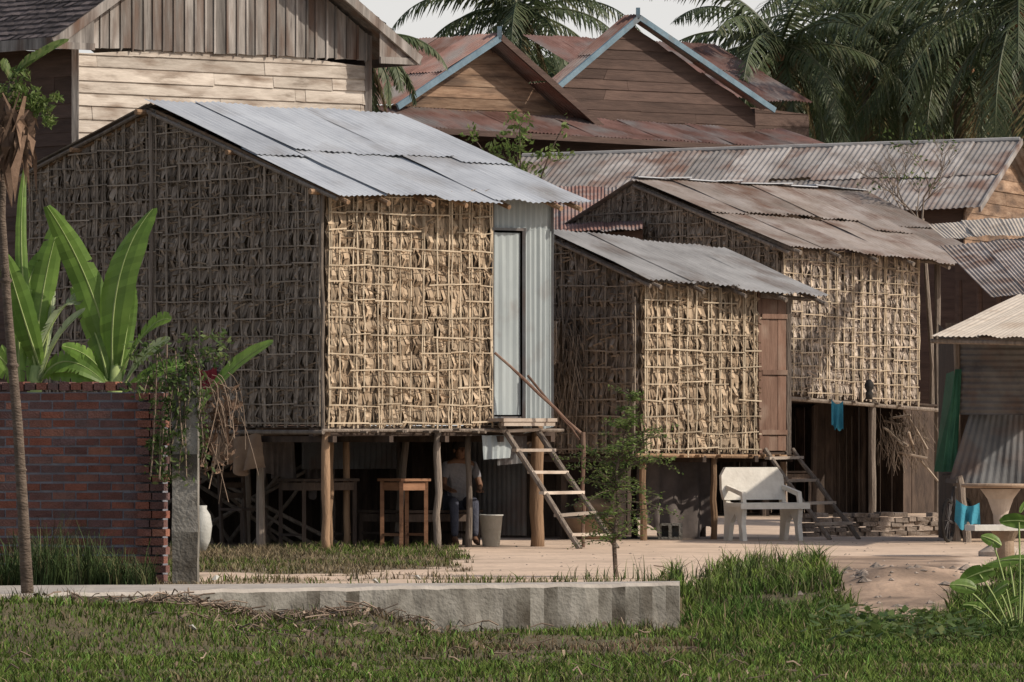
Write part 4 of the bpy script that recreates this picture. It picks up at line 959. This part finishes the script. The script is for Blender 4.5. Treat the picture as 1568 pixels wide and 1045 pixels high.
for k in range(14): leaves(mb,P(U(1290,1470),U(195,290),105),(.25,.2,.12),12,.04)
mb.obj('sparse_leaves','leaf',bt_)

def bleaf(mb,rb,path,width,side,fold=.25,tear=.12,m=0):
    n=len(path)-1; side=V(side).normalized()
    for sgn in (-1,1):
        prev=None
        for i in range(n):
            t0=i/n;t1=(i+1)/n
            wf=lambda t: width*(max(0,math.sin(math.pi*min(1,(t*.93+.05)))))**.55
            tg=(path[i+1]-path[i]).normalized(); nr=tg.cross(side).normalized()
            w0=wf(t0)*U(.94,1.03); w1=wf(t1)*U(.94,1.03)
            if prev is not None: w0=prev
            gap=R()<tear
            a,b=path[i],path[i+1]; dn=nr*fold
            o0=a+(side*sgn+dn)*w0; o1=b+(side*sgn+dn)*w1-(tg*w1*.25 if gap else V((0,0,0)))
            h0=a+(side*sgn*1.05+dn*.4)*w0*.5; h1=b+(side*sgn*1.05+dn*.4)*w1*.5
            mb.add([a,b,h1,h0,o1,o0],[(0,1,2,3),(3,2,4,5)],m)
            prev=None if gap else w1
    rb.tube(path,[.013*(1-.8*i/n) for i in range(n+1)],5)
bp_=empty('banana_plant'); mb=MB(); rb=MB(); d=61.0
def BL(b,c,t,w,side=(1,.2,0),fold=.25,tear=.1,m=0,dz=0): 
    A=P(*b,d+dz);B_=P(*c,d+dz+U(-.2,.2));T_=P(*t,d+dz+U(-.4,.3)); bleaf(mb,rb,bez(A,B_,T_,22),w,side,fold,tear,m)
BL((178,590),(150,430),(72,316),.15,(.9,.3,.35)); BL((172,560),(165,400),(234,320),.2,(.85,-.3,.3),.2); BL((60,590),(20,420),(38,258),.06,(1,.2,0)); BL((50,590),(60,430),(95,330),.13,(.9,.3,-.1),.35,.2)
BL((60,560),(30,470),(8,390),.13,(.9,.1,.3),.25,.25); BL((60,540),(100,440),(128,465),.12,(.6,.5,.6),.3,.3,1); BL((165,585),(150,500),(110,440),.1,(1,0,.5),.25,.3)
BL((190,600),(240,560),(285,560),.1,(.3,.6,1),.2,.2); BL((60,590),(90,520),(160,585),.12,(.3,.3,1),.2,.25,0); BL((30,590),(5,540),(-40,520),.14,(.3,.3,1)); BL((185,570),(230,480),(262,490),.11,(.4,.4,1),.2,.25,0)
BL((300,640),(340,560),(418,524),.11,(.2,.6,1),.2,.1,0,1.0); BL((180,590),(195,500),(205,440),.08,(1,0,.2))
BL((60,600),(70,520),(130,475),.1,(.4,.4,1),.3,.3,1); BL((170,600),(150,540),(95,530),.1,(.2,.4,1),.2,.25); BL((30,590),(20,450),(70,380),.11,(1,0,-.3),.25,.3); BL((190,590),(215,540),(260,520),.1,(.3,.4,1),.2,.2,1)
BL((60,580),(85,480),(75,420),.09,(.5,.2,.9),.3,.3,1); BL((175,590),(120,560),(60,575),.1,(.1,.5,1),.2,.25)
mb.obj('leaves',['banana','bananapale'],bp_); rb.obj('midribs','rib',bp_)
mb=MB()
for px in (55,178): mb.tube([P(px,HY,d)-V((0,0,HC)),P(px-3,620,d),P(px,560,d)],[.1,.08,.05],10)
mb.obj('stems','rib',bp_,True)
sl=empty('slender_tree'); mb=MB(); dS=54.0
b0=P(46,985,dS); pts=[b0,P(36,800,dS),P(27,650,dS),P(12,480,dS),P(2,330,dS),P(6,200,dS),P(20,120,dS)]
mb.tube(pts,[.058,.048,.043,.038,.035,.032,.03],9)
for i,py in enumerate((900,860,720,560,430)): mb.lathe(P(float(np.interp(py,[330,480,650,800,970],[2,12,27,36,46])),py,dS),[(.042,-.02),(.056,0),(.042,.02)],9)
mb.obj('trunk','bark',sl,True)
mb=MB()
for i in range(90):
    a=P(U(-5,45),U(140,225),dS+U(-.2,.2)); l=U(.15,.75)*U(.5,1); dx=U(-.12,.12); w=U(.01,.04); b=a+V((dx,U(-.05,.05),-l*.5)); c=a+V((dx*U(0,2),U(-.05,.05),-l)); s=V((w,w*U(-1,1),0)); mb.add([a-s*.4,a+s*.4,b+s,b-s,c],[(0,1,2,3),(3,2,4)])
mb.obj('dead_leaves','deadleaf',sl)
mb=MB()
for px,py,r,n in ((40,150,.16,200),(60,165,.12,140),(15,140,.14,130),(75,185,.07,50),(30,115,.1,60),(85,150,.06,40)): leaves(mb,P(px,py,dS),(r,.15,r*.7),n,.032)
for tx,ty in ((105,62),(85,72),(0,95),(60,85)):
    A=P(18,120,dS); T_=P(tx,ty,dS); rb2=MB(); bleaf(mb,rb2,bez(A,(A+T_)/2+V((0,0,.08)),T_,12),.06,(.3,.5,1),.2,.4)
mb.obj('green_leaves','leaflt',sl)
ve=empty('climbing_vine'); mb=MB(); tb=MB()
def vine(a,b,c,n,spread,size):
    pts=bez(a,b,c,10); tb.tube(pts,.006,4)
    for p in pts: leaves(mb,p,(spread,spread*.6,spread),n,size)
for k in range(16):
    a=P(U(225,300),U(520,585),58.3); c=P(a.x*F/58.3+784+U(-25,25),U(600,745),58.25); vine(a,a.lerp(c,.5)+V((U(-.1,.1),0,.1)),c,5,.07,.032)
for k in range(12): p=P(U(205,340),U(500,600),58.4); leaves(mb,p,(.14,.15,.09),22,.036)
for k in range(8): p=P(U(225,262),U(585,740),58.7); leaves(mb,p,(.07,.05,.1),22,.03)
mb.obj('leaves','leaf',ve)
for k in range(36):
    a=P(U(295,350),U(560,660),58.6); tb.tube(bez(a,a+V((U(0,.25),U(-.1,.1),U(-.1,.15))),a+V((U(-.05,.3),U(-.1,.1),-U(.2,.75))),6),U(.003,.005),4)
tb.obj('stems','twig',ve)
mb=MB()
for k in range(70): leaves(mb,P(U(300,365),U(590,720),58.6),(.06,.06,.08),2,.045)
rb2=MB()
for t_ in ((372,620),(350,680),(318,700)): A=P(325,640,58.6); bleaf(mb,rb2,bez(A,A+V((.1,0,.12)),P(*t_,58.6),10),.07,(.3,.2,1),.3,.4)
mb.obj('dry_leaves','deadleaf',ve)
# young tree
yt=empty('young_tree'); base=G(943,884); dY=base.y; mb=MB(); lf=MB()
trunk=[base,P(940,830,dY),P(946,780,dY),P(944,720,dY),P(958,660,dY),P(966,605,dY)]
mb.tube(trunk,[.024,.021,.017,.014,.009,.005],7)
def fronds(p,d,l,n):
    pts=bez(p,p+d*l*.5+V((0,0,l*.12)),p+d*l+V((0,0,-l*.12)),9); mb.tube(pts,[.006*(1-i*.09) for i in range(10)],4)
    for q in pts[1:]:
        for _ in range(n):
            for s_ in (-1,1):
                a=(V((-d.y,d.x,0))*s_+V((U(-.5,.5),U(-.5,.5),U(-.5,.6)))).normalized(); s=U(.014,.03); b=a.cross(V((U(-1,1),U(-1,1),1))).normalized(); c=q+V((U(-.03,.03),U(-.03,.03),U(-.03,.03)))
                lf.add([c,c+a*s+b*s*.4,c+a*s*2,c+a*s-b*s*.4],[(0,1,2),(0,2,3)])
for k in range(58):
    t=U(.15,1)**.9*4.99; i=int(t); p=trunk[i].lerp(trunk[i+1],t-i); az=U(0,6.28); up=U(-.1,.8); d_=V((math.cos(az),math.sin(az)*.8,up)).normalized()
    fronds(p,d_,U(.2,.6)*(1.0 if t<4 else .45),3)
for (x,y,tx,ty) in ((945,720,852,690),(945,740,1010,640),(950,700,1040,712),(945,770,1042,780),(944,750,875,730),(944,735,890,672),(950,700,1005,655),(945,760,1010,750),(945,740,870,705),(945,790,890,790),(950,720,1030,690)):
    a=P(x,y,dY); b=P(tx,ty,dY+U(-.2,.2)); fronds(a,(b-a).normalized(),(b-a).length,5)
mb.obj('trunk','bark',yt); lf.obj('leaves','leaflt',yt)
mb=MB()
for k in range(620):
    x=3.35+random.gauss(0,.45); y=U(53.6,57.8); p=V((x,y,float(height(x,y))+U(.05,.2))); s=U(.035,.075); az=U(0,6.28)
    a=V((math.cos(az),math.sin(az),U(-.1,.6))).normalized(); b=V((-a.y,a.x,U(-.2,.4))).normalized()
    mb.add([p-a*s,p+b*s*.5-a*s*.3,p+b*s*.35+a*s*.3,p+a*s,p-b*s*.35+a*s*.3,p-b*s*.5-a*s*.3],[(0,1,2,3,4,5)])
mb.obj('creeping_weeds','leaf')
lp=empty('taro_plant'); mb=MB(); rb=MB(); dT=56.5
for (x,y,w,s) in ((1500,880,.13,(.6,.3,-.8)),(1478,900,.1,(.3,.3,1)),(1545,860,.14,(.8,.3,.6)),(1560,800,.12,(.5,.3,-.9)),(1520,830,.08,(.5,.3,.9)),(1565,915,.1,(1,.3,0)),(1530,905,.1,(.2,.3,1)),(1490,930,.08,(.8,.1,.5)),(1575,770,.09,(1,.1,.6))):
    A=P(1560,1000,dT); t=P(x,y,dT+U(-.3,.3)); m_=(A+t)/2+V((.02,0,.1)); rb.tube(bez(A,m_,t,6),.008,4)
    dirv=V((U(-.6,-.1),U(-.3,.1),U(-.4,.2))).normalized(); bleaf(mb,rb,bez(t-dirv*w,t+V((0,0,.03)),t+dirv*w*1.4,10),w*.7,s,.2,.05)
mb.obj('leaves','banana',lp); rb.obj('stalks','rib',lp)

# =====================================================================
# world, sun, camera
sun_az=math.atan2(-.28,.96); el=math.radians(38)
sd=V((math.cos(sun_az)*math.cos(el),math.sin(sun_az)*math.cos(el),math.sin(el)))
sl_=bpy.data.lights.new('sun','SUN'); sl_.energy=3.9; sl_.angle=math.radians(.8); sl_.color=(1,.89,.76)
so=bpy.data.objects.new('sun',sl_); COL.objects.link(so); so.rotation_euler=sd.to_track_quat('Z','Y').to_euler()
w=bpy.data.worlds.new('World'); scene.world=w; w.use_nodes=True; nt=w.node_tree
sky=nt.nodes.new('ShaderNodeTexSky'); sky.sky_type='NISHITA'; sky.sun_disc=False; sky.sun_elevation=el; sky.sun_rotation=math.pi/2-sun_az
sky.air_density=1.0; sky.dust_density=3; sky.ozone_density=1
tc=nt.nodes.new('ShaderNodeTexCoord'); sx=nt.nodes.new('ShaderNodeSeparateXYZ'); mr=nt.nodes.new('ShaderNodeMapRange'); mx=nt.nodes.new('ShaderNodeMix'); mx.data_type='RGBA'
nt.links.new(tc.outputs['Generated'],sx.inputs[0]); nt.links.new(sx.outputs['Z'],mr.inputs['Value'])
mr.inputs['From Min'].default_value=.07; mr.inputs['From Max'].default_value=.35; mr.inputs['To Min'].default_value=1; mr.inputs['To Max'].default_value=.1
nt.links.new(mr.outputs['Result'],mx.inputs['Factor']); nt.links.new(sky.outputs[0],mx.inputs['A']); mx.inputs['B'].default_value=(7.4,7.3,7.1,1)
nt.links.new(mx.outputs['Result'],nt.nodes['Background'].inputs[0]); nt.nodes['Background'].inputs[1].default_value=.105
cam=bpy.data.cameras.new('camera'); co=bpy.data.objects.new('camera',cam); COL.objects.link(co); co.location=(0,0,HC); co.rotation_euler=(math.pi/2,0,0)
cam.sensor_width=36; cam.lens=36*F/1568; cam.shift_y=(HY-522.5)/1568; cam.clip_end=6000; cam.clip_start=1
scene.camera=co
scene.view_settings.view_transform='Standard'; scene.view_settings.look='None'; scene.view_settings.exposure=0
